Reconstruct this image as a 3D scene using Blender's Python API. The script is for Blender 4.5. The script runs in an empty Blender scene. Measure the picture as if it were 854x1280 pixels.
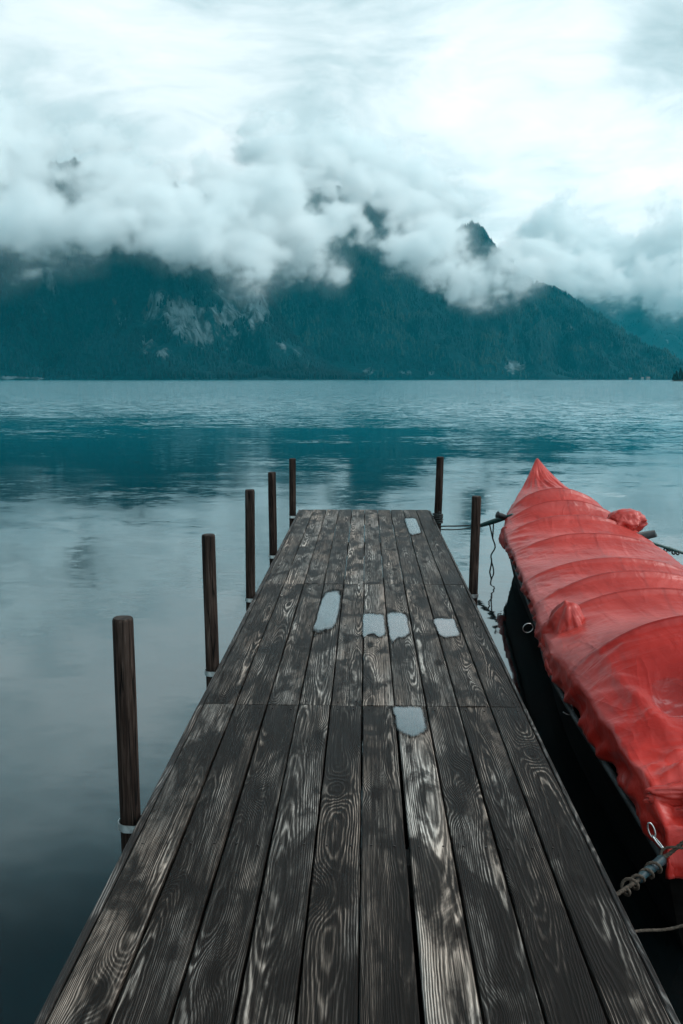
import bpy, bmesh, math, random
import numpy as np
from mathutils import Vector, Matrix, noise as mnoise

random.seed(7)
rng = np.random.default_rng(7)
scene = bpy.context.scene
COL = scene.collection

# ------------------------------------------------------------------ camera
F_PX, CX, CY = 1100.0, 427.0, 640.0          # focal length and centre in photo pixels (854 x 1280)
EYE = 2.07                                   # eye height above the water
PITCH = math.atan(166.0 / F_PX)
YAW = math.atan(31.0 / math.hypot(F_PX, 166.0))
cam_d = bpy.data.cameras.new('camera')
cam = bpy.data.objects.new('camera', cam_d)
COL.objects.link(cam)
cam.location = (0, 0, EYE)
cam.rotation_euler = (math.pi / 2 - PITCH, 0, YAW)
cam_d.sensor_fit = 'VERTICAL'
cam_d.sensor_height = 36.0
cam_d.lens = F_PX / 1280.0 * 36.0
cam_d.clip_start = 0.05
cam_d.clip_end = 40000
scene.camera = cam


def ray(x, y):
    fw = Vector((0, math.cos(PITCH), -math.sin(PITCH)))
    up = Vector((0, math.sin(PITCH), math.cos(PITCH)))
    d = fw * F_PX + Vector((1, 0, 0)) * (x - CX) - up * (y - CY)
    c, s = math.cos(YAW), math.sin(YAW)
    return Vector((c * d.x - s * d.y, s * d.x + c * d.y, d.z))


def at_y(x, y, Y):
    d = ray(x, y)
    return Vector((0, 0, EYE)) + d * (Y / d.y)


def at_z(x, y, z):
    d = ray(x, y)
    return Vector((0, 0, EYE)) + d * ((z - EYE) / d.z)


# ------------------------------------------------------------------ node helpers
def new_mat(name):
    m = bpy.data.materials.new(name)
    m.use_nodes = True
    m.node_tree.nodes.clear()
    return m


class NT:
    """Small helper for writing node trees."""
    def __init__(self, tree):
        self.t = tree

    def n(self, kind, props=None, **ins):
        nd = self.t.nodes.new(kind)
        for k, v in (props or {}).items():
            setattr(nd, k, v)
        for k, v in ins.items():
            key = k.replace('_', ' ')
            sock = None
            for s in nd.inputs:
                if s.name == key or s.identifier == k:
                    sock = s
                    break
            if sock is None:
                sock = nd.inputs[int(k[1:])]
            self.put(sock, v)
        return nd

    def put(self, sock, v):
        if isinstance(v, bpy.types.NodeSocket):
            self.t.links.new(v, sock)
        elif isinstance(v, bpy.types.Node):
            self.t.links.new(v.outputs[0], sock)
        else:
            if sock.type == 'RGBA' and len(v) == 3:
                v = (*v, 1)
            sock.default_value = v

    def math(self, op, a, b=None, c=None, clamp=False):
        nd = self.t.nodes.new('ShaderNodeMath')
        nd.operation = op
        nd.use_clamp = clamp
        for i, v in enumerate((a, b, c)):
            if v is not None:
                self.put(nd.inputs[i], v)
        return nd.outputs[0]

    def vmath(self, op, a, b=None, scale=None):
        nd = self.t.nodes.new('ShaderNodeVectorMath')
        nd.operation = op
        self.put(nd.inputs[0], a)
        if b is not None:
            self.put(nd.inputs[1], b)
        if scale is not None:
            self.put(nd.inputs['Scale'], scale)
        return nd.outputs['Value' if op in ('LENGTH', 'DISTANCE', 'DOT_PRODUCT') else 'Vector']

    def mix(self, fac, a, b, blend='MIX'):
        nd = self.t.nodes.new('ShaderNodeMix')
        nd.data_type = 'RGBA'
        nd.blend_type = blend
        self.put(nd.inputs[0], fac)
        self.put(nd.inputs[6], a)
        self.put(nd.inputs[7], b)
        return nd.outputs[2]

    def mixf(self, fac, a, b):
        nd = self.t.nodes.new('ShaderNodeMix')
        self.put(nd.inputs[0], fac)
        self.put(nd.inputs[2], a)
        self.put(nd.inputs[3], b)
        return nd.outputs[0]

    def smooth(self, v, lo, hi, a=0.0, b=1.0):
        nd = self.t.nodes.new('ShaderNodeMapRange')
        nd.interpolation_type = 'SMOOTHSTEP'
        self.put(nd.inputs['Value'], v)
        for k, x in (('From Min', lo), ('From Max', hi), ('To Min', a), ('To Max', b)):
            self.put(nd.inputs[k], x)
        return nd.outputs[0]

    def noise(self, vec, scale, detail=4, rough=0.5, dist=0.0, dim='3D', w=None):
        nd = self.t.nodes.new('ShaderNodeTexNoise')
        nd.noise_dimensions = dim
        if vec is not None and dim != '1D':
            self.put(nd.inputs['Vector'], vec)
        if w is not None:
            self.put(nd.inputs['W'], w)
        self.put(nd.inputs['Scale'], scale)
        nd.inputs['Detail'].default_value = detail
        nd.inputs['Roughness'].default_value = rough
        nd.inputs['Distortion'].default_value = dist
        return nd

    def ramp(self, fac, stops):
        nd = self.t.nodes.new('ShaderNodeValToRGB')
        self.put(nd.inputs[0], fac)
        el = nd.color_ramp.elements
        while len(el) > 1:
            el.remove(el[-1])
        el[0].position, el[0].color = stops[0][0], (*stops[0][1], 1)
        for p, c in stops[1:]:
            e = el.new(p)
            e.color = (*c, 1)
        return nd.outputs[0]

    def xyz(self, v):
        nd = self.t.nodes.new('ShaderNodeSeparateXYZ')
        self.put(nd.inputs[0], v)
        return nd.outputs

    def vec(self, x, y, z):
        nd = self.t.nodes.new('ShaderNodeCombineXYZ')
        for i, v in enumerate((x, y, z)):
            self.put(nd.inputs[i], v)
        return nd.outputs[0]


def tag(o, label=None, cat=None, group=None, kind=None):
    if label:
        o['label'] = label
    if cat:
        o['category'] = cat
    if group:
        o['group'] = group
    if kind:
        o['kind'] = kind
    return o


def mesh_obj(name, verts, faces, mat=None, parent=None, smooth=True, loc=None):
    me = bpy.data.meshes.new(name)
    me.from_pydata([tuple(v) for v in verts], [], [tuple(int(i) for i in f) for f in faces])
    me.update()
    o = bpy.data.objects.new(name, me)
    COL.objects.link(o)
    if mat:
        me.materials.append(mat)
    if smooth:
        me.polygons.foreach_set('use_smooth', [True] * len(me.polygons))
    if parent:
        o.parent = parent
    if loc is not None:
        o.location = loc
    return o


def bm_obj(name, bm, mat=None, parent=None, smooth=False, loc=None):
    me = bpy.data.meshes.new(name)
    bmesh.ops.recalc_face_normals(bm, faces=bm.faces[:])
    bm.to_mesh(me)
    bm.free()
    o = bpy.data.objects.new(name, me)
    COL.objects.link(o)
    if mat:
        me.materials.append(mat)
    if smooth:
        me.polygons.foreach_set('use_smooth', [True] * len(me.polygons))
    if parent:
        o.parent = parent
    if loc is not None:
        o.location = loc
    return o


def empty(name, loc=(0, 0, 0)):
    o = bpy.data.objects.new(name, None)
    o.empty_display_size = 0.2
    o.location = loc
    COL.objects.link(o)
    return o


# ------------------------------------------------------------------ world: overcast sky
def build_world():
    w = bpy.data.worlds.new('World')
    scene.world = w
    w.use_nodes = True
    w.node_tree.nodes.clear()
    k = NT(w.node_tree)
    tc = k.n('ShaderNodeTexCoord')
    d = tc.outputs['Generated']
    sky = k.n('ShaderNodeTexSky', {'sky_type': 'NISHITA', 'sun_disc': False, 'sun_elevation': math.radians(46),
                                   'sun_rotation': math.radians(72), 'air_density': 1.0, 'dust_density': 2.0})
    s = k.xyz(d)
    zz = k.math('ADD', k.math('MAXIMUM', s[2], 0.0), 0.22)
    p = k.vec(k.math('DIVIDE', s[0], zz), k.math('DIVIDE', s[1], zz), 0.0)
    warp = k.noise(p, 1.6, 3, 0.5)
    pw = k.vmath('ADD', p, k.vmath('SCALE', k.vmath('SUBTRACT', warp.outputs['Color'], (0.5, 0.5, 0.5)), scale=0.55))
    n1 = k.noise(pw, 1.5, 7, 0.52)
    n2 = k.noise(k.vmath('ADD', pw, (3.1, 1.7, 0.0)), 4.2, 6, 0.55)
    n3 = k.noise(k.vmath('ADD', k.vmath('MULTIPLY', pw, (1.0, 1.6, 1.0)), (7.3, 2.2, 0.0)), 9.0, 6, 0.6)
    v = k.math('ADD', k.math('MULTIPLY', n1.outputs[0], 0.80), k.math('ADD', k.math('MULTIPLY', n2.outputs[0], 0.50), k.math('MULTIPLY', n3.outputs[0], 0.26)))
    v = k.math('SUBTRACT', v, 0.30)

    def blob(px, py, width, gain):
        c = ray(px, py).normalized()
        dist = k.vmath('DISTANCE', d, tuple(c))
        return k.math('MULTIPLY', k.smooth(dist, width, 0.0), gain)
    for b in SKY_BLOBS:
        v = k.math('ADD', v, blob(*b))
    cl = k.ramp(v, [(0.20, (0.42, 0.53, 0.555)), (0.36, (0.58, 0.685, 0.71)), (0.50, (0.80, 0.87, 0.885)), (0.70, (0.99, 1.0, 1.0))])
    # higher sky tinted darker teal, added to colour the water's reflections
    tint = k.mix(k.smooth(s[2], 0.30, 0.6), (1.0, 1.0, 1.0), (0.78, 0.93, 0.98))
    cl = k.vmath('MULTIPLY', cl, tint)
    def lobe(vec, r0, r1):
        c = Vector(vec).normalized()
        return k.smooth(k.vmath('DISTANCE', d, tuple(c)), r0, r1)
    # out-of-view sky lobes added to shape light: dark front and left, bright behind
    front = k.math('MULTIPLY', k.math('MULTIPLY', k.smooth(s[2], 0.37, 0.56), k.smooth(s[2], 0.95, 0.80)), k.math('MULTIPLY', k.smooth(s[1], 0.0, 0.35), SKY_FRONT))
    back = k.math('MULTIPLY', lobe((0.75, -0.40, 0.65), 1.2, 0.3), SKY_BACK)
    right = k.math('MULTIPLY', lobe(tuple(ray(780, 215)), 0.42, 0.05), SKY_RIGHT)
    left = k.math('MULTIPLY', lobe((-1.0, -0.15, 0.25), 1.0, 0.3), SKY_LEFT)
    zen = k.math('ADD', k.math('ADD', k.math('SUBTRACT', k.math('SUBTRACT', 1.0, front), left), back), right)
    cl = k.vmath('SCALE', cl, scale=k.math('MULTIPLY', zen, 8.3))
    col = k.mix(0.95, sky.outputs[0], cl)
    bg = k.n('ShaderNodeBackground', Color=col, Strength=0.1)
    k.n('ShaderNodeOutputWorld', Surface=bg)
    sun = bpy.data.lights.new('sun', 'SUN')
    sun.energy = 1.25
    sun.angle = math.radians(22)
    sun.color = (1.0, 0.97, 0.93)
    so = bpy.data.objects.new('sun', sun)
    COL.objects.link(so)
    # sun_rotation in the sky turns clockwise from +Y
    el, az = math.radians(46), math.radians(72)
    to_sun = Vector((math.sin(az) * math.cos(el), math.cos(az) * math.cos(el), math.sin(el)))
    so.rotation_euler = to_sun.to_track_quat('Z', 'Y').to_euler()
    so.location = to_sun * 60


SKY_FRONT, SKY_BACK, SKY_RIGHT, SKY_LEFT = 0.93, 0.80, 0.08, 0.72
SKY_BLOBS = [  # photo position, angular width, gain
    (840, 30, 0.10, -0.20), (850, 120, 0.09, -0.08), (450, 80, 0.16, -0.10), (40, 170, 0.16, -0.14), (90, 60, 0.14, 0.05),
    (700, 200, 0.26, 0.09), (560, 20, 0.12, 0.05), (760, 300, 0.2, 0.06), (300, 130, 0.2, 0.05), (600, 190, 0.12, -0.08), (120, 215, 0.1, -0.12)]
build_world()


# ------------------------------------------------------------------ mountains
def fbm(x, y, z=0.0, octs=5):
    return mnoise.fractal(Vector((x, y, z)), 1.0, 2.1, octs, noise_basis='PERLIN_ORIGINAL')


def ridged(x, y, z=0.0, octs=4):
    return mnoise.ridged_multi_fractal(Vector((x, y, z)), 0.9, 2.1, octs, 1.0, 2.0, noise_basis='PERLIN_ORIGINAL')


def mountain_mat(name, forest, rock, rockmix=1.0):
    m = new_mat(name)
    k = NT(m.node_tree)
    geo = k.n('ShaderNodeNewGeometry')
    at = k.n('ShaderNodeAttribute', {'attribute_name': 'rock'})
    pos = geo.outputs['Position']
    sp = k.vmath('MULTIPLY', pos, (1.0, 1.0, 0.45))
    n1 = k.noise(sp, 0.022, 8, 0.62)
    n2 = k.noise(pos, 0.09, 5, 0.6)
    n3 = k.noise(pos, 0.006, 4, 0.6)
    f = k.mix(k.smooth(n2.outputs[0], 0.35, 0.7), tuple(c * 0.55 for c in forest), tuple(c * 1.35 for c in forest))
    streak = k.noise(k.vmath('MULTIPLY', pos, (1.0, 1.0, 0.12)), 0.05, 5, 0.6)
    rc = k.mix(k.smooth(streak.outputs[0], 0.35, 0.68), tuple(c * 0.22 for c in rock), tuple(c * 1.3 for c in rock))
    rust = k.mix(k.smooth(n3.outputs[0], 0.56, 0.72), rc, (0.06, 0.048, 0.042))
    fac = k.math('ADD', at.outputs['Fac'], k.math('MULTIPLY', k.math('SUBTRACT', n1.outputs[0], 0.5), 1.5))
    fac = k.math('MULTIPLY', k.smooth(fac, 0.38, 0.62), rockmix)
    col = k.mix(fac, f, rust)
    b = k.n('ShaderNodeBsdfPrincipled', Base_Color=col, Roughness=0.95)
    b.inputs['Specular IOR Level'].default_value = 0.1
    k.n('ShaderNodeOutputMaterial', Surface=b)
    return m


FOREST = (0.003, 0.024, 0.030)
ROCK = (0.080, 0.118, 0.13)
M_MOUNT = mountain_mat('forested_rock', FOREST, ROCK)


def make_mountain(crest_px, shore, depth, nx, ny, seed, amp, cliffs, rough_sil, label, tree_n, tree_h, prof):
    """Heightfield rising from the shore to a crest that follows the photo's skyline at its own distance."""
    yc = shore + depth
    P = [at_y(px, py, yc) for px, py in crest_px]
    xs = np.array([p.x for p in P])
    zs = np.array([p.z for p in P])
    x0, x1 = xs[0], xs[-1]
    X = np.linspace(x0, x1, nx)
    C = np.interp(X, xs, zs)
    ts = np.concatenate([np.linspace(0, 1, ny), [1.08, 1.25, 1.6]])
    verts, rock = [], []
    H = np.zeros((len(ts), nx))
    Yv = np.zeros((len(ts), nx))
    rk = np.zeros((len(ts), nx))
    for i, x in enumerate(X):
        c = C[i] + rough_sil * fbm(x / 90, seed, 0, 5)
        sh = shore + 60 * fbm(x / 400, seed + 3, 0, 3)
        for j, t in enumerate(ts):
            y = sh + t * (yc - sh)
            if t <= 1:
                w = 4 * t * (1 - t)
                g = ridged(x / 260 + 0.35 * fbm(x / 300, t * 3, seed), t * 1.1 + seed, seed, 5) - 1.0
                h = max(c, 4) * np.interp(t, prof[0], prof[1])
                h += w * (amp * g + 0.45 * amp * fbm(x / 70, y / 90, seed, 4)) * min(1, max(c, 4) / 250)
                y2 = y - w * amp * 0.7 * fbm(x / 180, t * 2.2, seed + 9, 4)
                h = max(h, -2.0) if t > 0 else -3.0
            else:
                h = c * (1 - (t - 1) * 1.6)
                y2 = y
            H[j, i] = h
            Yv[j, i] = y2
            r = 0.0
            for (px, py, sx, sy, g2) in cliffs:
                d = ray(px, py)
                u = (x / max(y2, 1) - d.x / d.y) * F_PX / sx
                v = ((h - EYE) / max(y2, 1) - d.z / d.y) * F_PX / sy
                r = max(r, g2 * math.exp(-(u * u + v * v)))
            rk[j, i] = r
    nt = len(ts)
    verts = [(X[i], Yv[j, i], H[j, i]) for j in range(nt) for i in range(nx)]
    faces = [(j * nx + i, j * nx + i + 1, (j + 1) * nx + i + 1, (j + 1) * nx + i) for j in range(nt - 1) for i in range(nx - 1)]
    o = mesh_obj('mountain', verts, faces, M_MOUNT, smooth=True)
    a = o.data.attributes.new('rock', 'FLOAT', 'POINT')
    a.data.foreach_set('value', rk.ravel())
    tag(o, label, 'mountain', kind='structure')
    # conifers on the slope: one mass that nobody could count
    pts = []
    tries = 0
    while len(pts) < tree_n and tries < tree_n * 4:
        tries += 1
        fi = rng.random() * (nx - 1.001)
        fj = (rng.random() ** 0.8) * (ny + 0.5)
        i, j = int(fi), int(fj)
        a_, b_ = fi - i, fj - j
        def s(A):
            return (A[j, i] * (1 - a_) + A[j, i + 1] * a_) * (1 - b_) + (A[j + 1, i] * (1 - a_) + A[j + 1, i + 1] * a_) * b_
        z = s(H)
        if z < 1.5:
            continue
        x_, y_ = X[i] + a_ * (X[1] - X[0]), s(Yv)
        clump = fbm(x_ / 60, y_ / 60, z / 60, 3)
        if s(rk) + 0.8 * fbm(x_ / 40, z / 60, 7.0, 3) > 0.34 or clump < -0.45:
            continue
        pts.append((x_, y_, z, tree_h * (0.55 + 0.75 * rng.random()) * (1 + 0.4 * clump)))
    return o, np.array(pts)


def make_forest(pts, mat, label, tint):
    n = len(pts)
    S = 5
    ang = np.linspace(0, 2 * np.pi, S, endpoint=False)
    ring = np.stack([np.cos(ang), np.sin(ang)], 1)
    nv = 2 * S + 1
    V = np.zeros((n, nv, 3))
    rad = pts[:, 3] * (0.16 + 0.14 * rng.random(n))
    rot = rng.random(n) * 6.28
    for s in range(S):
        for lvl, (rr, hh) in enumerate(((1.0, -0.1), (0.55, 0.5))):
            j = rng.uniform(0.75, 1.25, n)
            V[:, lvl * S + s, 0] = pts[:, 0] + np.cos(ang[s] + rot) * rad * rr * j
            V[:, lvl * S + s, 1] = pts[:, 1] + np.sin(ang[s] + rot) * rad * rr * j
            V[:, lvl * S + s, 2] = pts[:, 2] + pts[:, 3] * hh
    V[:, 2 * S, 0] = pts[:, 0]
    V[:, 2 * S, 1] = pts[:, 1]
    V[:, 2 * S, 2] = pts[:, 2] + pts[:, 3]
    tri = []
    for s in range(S):
        q = (s + 1) % S
        tri += [(s, q, S + q), (s, S + q, S + s), (S + s, S + q, 2 * S)]
    tri = np.array(tri)
    Fc = (tri[None] + (np.arange(n) * nv)[:, None, None]).reshape(-1, 3)
    me = bpy.data.meshes.new('forest')
    me.vertices.add(n * nv)
    me.vertices.foreach_set('co', V.ravel())
    me.loops.add(len(Fc) * 3)
    me.loops.foreach_set('vertex_index', Fc.ravel().astype(np.int32))
    me.polygons.add(len(Fc))
    me.polygons.foreach_set('loop_start', np.arange(0, len(Fc) * 3, 3, dtype=np.int32))
    me.update(calc_edges=True)
    at = me.attributes.new('tint', 'FLOAT', 'POINT')
    big = np.array([fbm(p[0] / 170, p[1] / 170, p[2] / 110, 4) for p in pts])
    at.data.foreach_set('value', np.repeat(np.clip(0.42 * rng.random(n) + 0.30 + tint + 0.55 * big + 0.12 * (rng.random(n) > 0.96), 0, 1), nv))
    me.materials.append(mat)
    o = bpy.data.objects.new('forest', me)
    COL.objects.link(o)
    return tag(o, label, 'forest', kind='stuff')


def forest_mat():
    m = new_mat('conifer_foliage')
    k = NT(m.node_tree)
    at = k.n('ShaderNodeAttribute', {'attribute_name': 'tint'})
    c = k.ramp(at.outputs['Fac'], [(0, (0.0012, 0.010, 0.013)), (0.55, (0.0030, 0.021, 0.028)), (0.93, (0.008, 0.038, 0.045)), (1, (0.022, 0.044, 0.042))])
    b = k.n('ShaderNodeBsdfPrincipled', Base_Color=c, Roughness=0.9)
    b.inputs['Specular IOR Level'].default_value = 0.15
    k.n('ShaderNodeOutputMaterial', Surface=b)
    return m


M_FOREST = forest_mat()
prof_cliff = ([0, 0.25, 0.45, 0.55, 0.8, 1], [0, 0.16, 0.27, 0.52, 0.8, 1])
prof_slope = ([0, 0.3, 0.6, 1], [0, 0.26, 0.58, 1])
mA, tA = make_mountain(
    [(-260, 170), (-100, 165), (0, 200), (60, 206), (95, 200), (140, 222), (190, 222), (225, 232), (246, 246), (275, 290), (305, 326),
     (325, 342), (338, 368), (352, 396), (372, 428), (400, 452), (440, 472), (460, 482)],
    2300, 700, 230, 80, 1.3, 85,
    [(255, 400, 100, 46, .50), (60, 380, 60, 44, .30), (192, 380, 26, 26, .72), (222, 395, 32, 28, .78), (250, 412, 30, 28, .78), (314, 388, 26, 26, .95), (285, 400, 26, 46, .66), (270, 360, 30, 26, .5), (350, 432, 14, 14, .5), (372, 440, 10, 10, .5), (60, 350, 10, 22, .5), (92, 372, 10, 16, .5), (148, 385, 10, 40, .5), (180, 430, 16, 26, .5), (205, 438, 12, 20, .5),
     (10, 473, 30, 2.5, 1.2), (45, 473, 9, 1.8, 1.2)],
    10, 'steep forested massif with pale grey cliffs rising from the left shore', 26000, 15, prof_cliff)
mB, tB = make_mountain(
    [(140, 250), (250, 246), (300, 255), (350, 246), (385, 236), (420, 232), (450, 248), (500, 268), (545, 287), (575, 284), (590, 277), (605, 290), (625, 312), (645, 335),
     (665, 352), (680, 357), (700, 368), (722, 379), (740, 392), (770, 420), (800, 446), (830, 468), (846, 478)],
    3000, 900, 260, 80, 5.7, 95,
    [(462, 463, 16, 6, .6), (505, 466, 12, 4, .6), (537, 466, 8, 4, .7), (645, 458, 20, 11, .52), (640, 466, 10, 5, .6), (708, 410, 12, 7, .6), (740, 422, 8, 5, .6), (765, 432, 12, 8, .5), (765, 405, 8, 4, .7)],
    12, 'long dark forested ridge sloping down to the lake on the right', 30000, 16, prof_slope)
mC, tC = make_mountain(
    [(420, 330), (600, 318), (700, 330), (780, 340), (854, 322), (1000, 300), (1250, 330)],
    5600, 1600, 120, 40, 9.2, 110, [(835, 430, 8, 30, .35)],
    20, 'pale distant teal mountain behind the far end of the lake', 9000, 20, prof_slope)
make_forest(tA, M_FOREST, 'dense conifer forest covering the cliffed mountain on the left', -0.17)
make_forest(tB, M_FOREST, 'dense conifer forest covering the long ridge in the middle', 0.24)  # lightened tint stands in for thin mist before this ridge
make_forest(tC, M_FOREST, 'far pale forest on the distant mountain at the right', 0.1)

# ------------------------------------------------------------------ lake
def build_water():
    m = new_mat('lake_water')
    k = NT(m.node_tree)
    geo = k.n('ShaderNodeNewGeometry')
    pos = geo.outputs['Position']
    s = k.xyz(pos)
    dist = k.vmath('LENGTH', pos)
    # wind: patches of rough water far out, calm water by the pier
    patch = k.noise(k.vmath('MULTIPLY', pos, (0.35, 1.0, 0.0)), 0.030, 5, 0.6)
    lg = k.math('ADD', k.math('LOGARITHM', k.math('MAXIMUM', dist, 1.0), 10.0), k.math('MULTIPLY', k.math('SUBTRACT', patch.outputs[0], 0.5), WIND_PATCH))
    wind = k.smooth(lg, WIND_LO, WIND_HI)
    fine_amp = k.mixf(wind, WAVE_NEAR, WAVE_FAR)

    def slopes(scale, stretch, detail, seed):
        q = k.vmath('ADD', k.vmath('MULTIPLY', pos, stretch), (seed, seed * 1.7, 0))
        nz = k.noise(q, scale, detail, 0.55, 0.3)
        return k.vmath('SUBTRACT', nz.outputs['Color'], (0.5, 0.5, 0.5))
    swell = slopes(0.55, (0.45, 1.0, 0.0), 2, 3.0)
    mid = slopes(2.2, (0.5, 1.0, 0.0), 3, 11.0)
    fine = slopes(9.0, (0.55, 1.0, 0.0), 3, 23.0)
    calm = k.noise(k.vmath('MULTIPLY', pos, (0.5, 1.0, 0)), 0.16, 4, 0.55)
    calmf = k.smooth(calm.outputs[0], 0.40, 0.62, 0.25, 1.0)
    nearf = k.smooth(dist, 2.0, 9.0, 0.45, 1.0)
    tot = k.vmath('SCALE', swell, scale=k.math('MULTIPLY', SWELL, nearf))
    tot = k.vmath('ADD', tot, k.vmath('SCALE', mid, scale=k.math('MULTIPLY', k.math('MULTIPLY', fine_amp, 0.8), k.math('MAXIMUM', calmf, wind))))
    tot = k.vmath('ADD', tot, k.vmath('SCALE', fine, scale=k.math('MULTIPLY', fine_amp, k.math('MAXIMUM', calmf, wind))))
    ts = k.xyz(tot)
    # wind-ruffled normals tilted towards the viewer, added to reflect brighter sky
    lean = k.math('SUBTRACT', ts[1], k.math('MULTIPLY', wind, 0.07))
    nrm = k.vmath('NORMALIZE', k.vec(k.math('MULTIPLY', ts[0], 0.6), lean, 1.0))
    bed = k.noise(pos, 0.8, 5, 0.6)
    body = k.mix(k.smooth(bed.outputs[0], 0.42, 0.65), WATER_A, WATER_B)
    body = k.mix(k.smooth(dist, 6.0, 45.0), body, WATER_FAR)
    fr = k.n('ShaderNodeFresnel', IOR=WATER_IOR)
    k.put(fr.inputs['Normal'], nrm)
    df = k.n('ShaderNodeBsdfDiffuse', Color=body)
    gl = k.n('ShaderNodeBsdfGlossy', Color=WATER_TINT, Roughness=0.04)
    k.put(gl.inputs['Normal'], nrm)
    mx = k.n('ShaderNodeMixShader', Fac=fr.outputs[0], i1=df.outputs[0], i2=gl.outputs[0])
    k.n('ShaderNodeOutputMaterial', Surface=mx)
    S = 9000
    # finer faces near the pier are not needed: the sheet is flat
    o = mesh_obj('lake_water', [(-S, -400, 0), (S, -400, 0), (S, 8200, 0), (-S, 8200, 0)], [(0, 1, 2, 3)], m, smooth=False)
    tag(o, 'calm teal lake water reflecting clouds and mountains', 'water', kind='structure')
    return o


WATER_IOR, WATER_TINT = 2.1, (0.84, 0.97, 1.0)
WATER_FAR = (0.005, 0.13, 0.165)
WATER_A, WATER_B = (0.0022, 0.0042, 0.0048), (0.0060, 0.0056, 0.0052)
WIND_LO, WIND_HI, WIND_PATCH = 1.38, 2.12, 0.4
WAVE_NEAR, WAVE_FAR, SWELL = 0.075, 1.3, 0.035
build_water()


# ------------------------------------------------------------------ mist banks hanging on the slopes
MIST = [  # photo x, y, radius in photo pixels, distance in metres
]
def chain(pts, dist, n, jit, rscale=1.0, djit=90):
    pts = np.array(pts, float)
    seg = np.linspace(0, len(pts) - 1, n)
    for s in seg:
        i = min(int(s), len(pts) - 2)
        a = s - i
        p = pts[i] * (1 - a) + pts[i + 1] * a
        MIST.append((p[0] + rng.normal(0, jit), p[1] + rng.normal(0, jit * 0.6), p[2] * rscale * rng.uniform(0.7, 1.25), dist + rng.uniform(-djit, djit)))


# left bank in front of the cliffed massif
chain([(-60, 265, 48), (10, 262, 46), (60, 272, 42), (110, 282, 34), (160, 288, 26), (210, 292, 24), (250, 302, 26), (300, 318, 26), (330, 328, 22)], 2420, 40, 12)
chain([(-50, 225, 44), (30, 224, 38), (75, 246, 28), (130, 255, 30), (180, 266, 28), (230, 280, 30), (290, 278, 36), (330, 295, 34)], 2560, 36, 8)
# veil over the crest of the massif
chain([(-60, 170, 46), (0, 178, 40), (50, 182, 32), (85, 185, 20)], 2650, 18, 8)
chain([(110, 190, 18), (180, 222, 16), (205, 228, 10)], 2600, 10, 5)
chain([(120, 175, 26), (150, 205, 26), (185, 215, 24), (215, 215, 17)], 2700, 16, 6)
chain([(255, 215, 18), (285, 235, 28), (310, 245, 32), (340, 232, 26)], 2750, 18, 7)
chain([(95, 225, 22), (150, 236, 24), (200, 252, 24), (250, 262, 22)], 2650, 18, 6)
# middle bank between the massif and the long ridge
chain([(300, 255, 30), (330, 270, 34), (360, 290, 34), (385, 315, 28), (400, 330, 20), (415, 336, 13)], 2900, 26, 6)
chain([(365, 280, 26), (400, 282, 22), (430, 290, 16)], 3000, 10, 6)
# wisps over the ridge
chain([(345, 225, 18), (380, 218, 17), (420, 214, 17), (450, 222, 22), (480, 240, 22), (505, 258, 22), (530, 276, 22), (556, 296, 17)], 3400, 36, 6)
chain([(395, 262, 13), (430, 268, 15), (465, 288, 15), (495, 312, 14), (520, 325, 15), (548, 312, 18)], 3050, 30, 7)
chain([(455, 235, 16), (490, 262, 14), (515, 285, 14)], 3100, 12, 7)
chain([(345, 232, 14), (375, 235, 11), (430, 235, 10), (455, 248, 12)], 3300, 14, 4)
chain([(360, 240, 18), (400, 228, 16), (435, 238, 14)], 3450, 12, 5)
chain([(40, 205, 26), (75, 215, 18), (120, 210, 20), (150, 216, 18)], 2500, 14, 6)
chain([(540, 285, 16), (560, 300, 18), (580, 315, 18)], 3100, 10, 4)
chain([(330, 185, 30), (380, 190, 30), (420, 195, 26)], 3700, 12, 8)
chain([(430, 190, 30), (490, 215, 32), (530, 235, 32), (560, 250, 26), (580, 258, 16)], 3900, 22, 8)
chain([(440, 300, 10), (470, 305, 14), (500, 300, 15), (530, 300, 16), (555, 318, 16)], 3030, 20, 6)
chain([(545, 270, 14), (562, 285, 15), (572, 305, 16)], 3250, 10, 4)
# bank below the peak
chain([(530, 335, 13), (565, 328, 22), (590, 338, 25), (615, 342, 23), (640, 336, 23), (664, 334, 20)], 3050, 36, 6)
# right bank over the far mountain
chain([(655, 325, 23), (690, 334, 24), (720, 342, 24), (750, 350, 23), (790, 358, 20), (830, 356, 23), (880, 352, 28), (940, 352, 32)], 4300, 64, 9)
chain([(660, 290, 20), (720, 305, 28), (780, 325, 32), (840, 322, 34), (900, 310, 40)], 4700, 34, 10)


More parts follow.
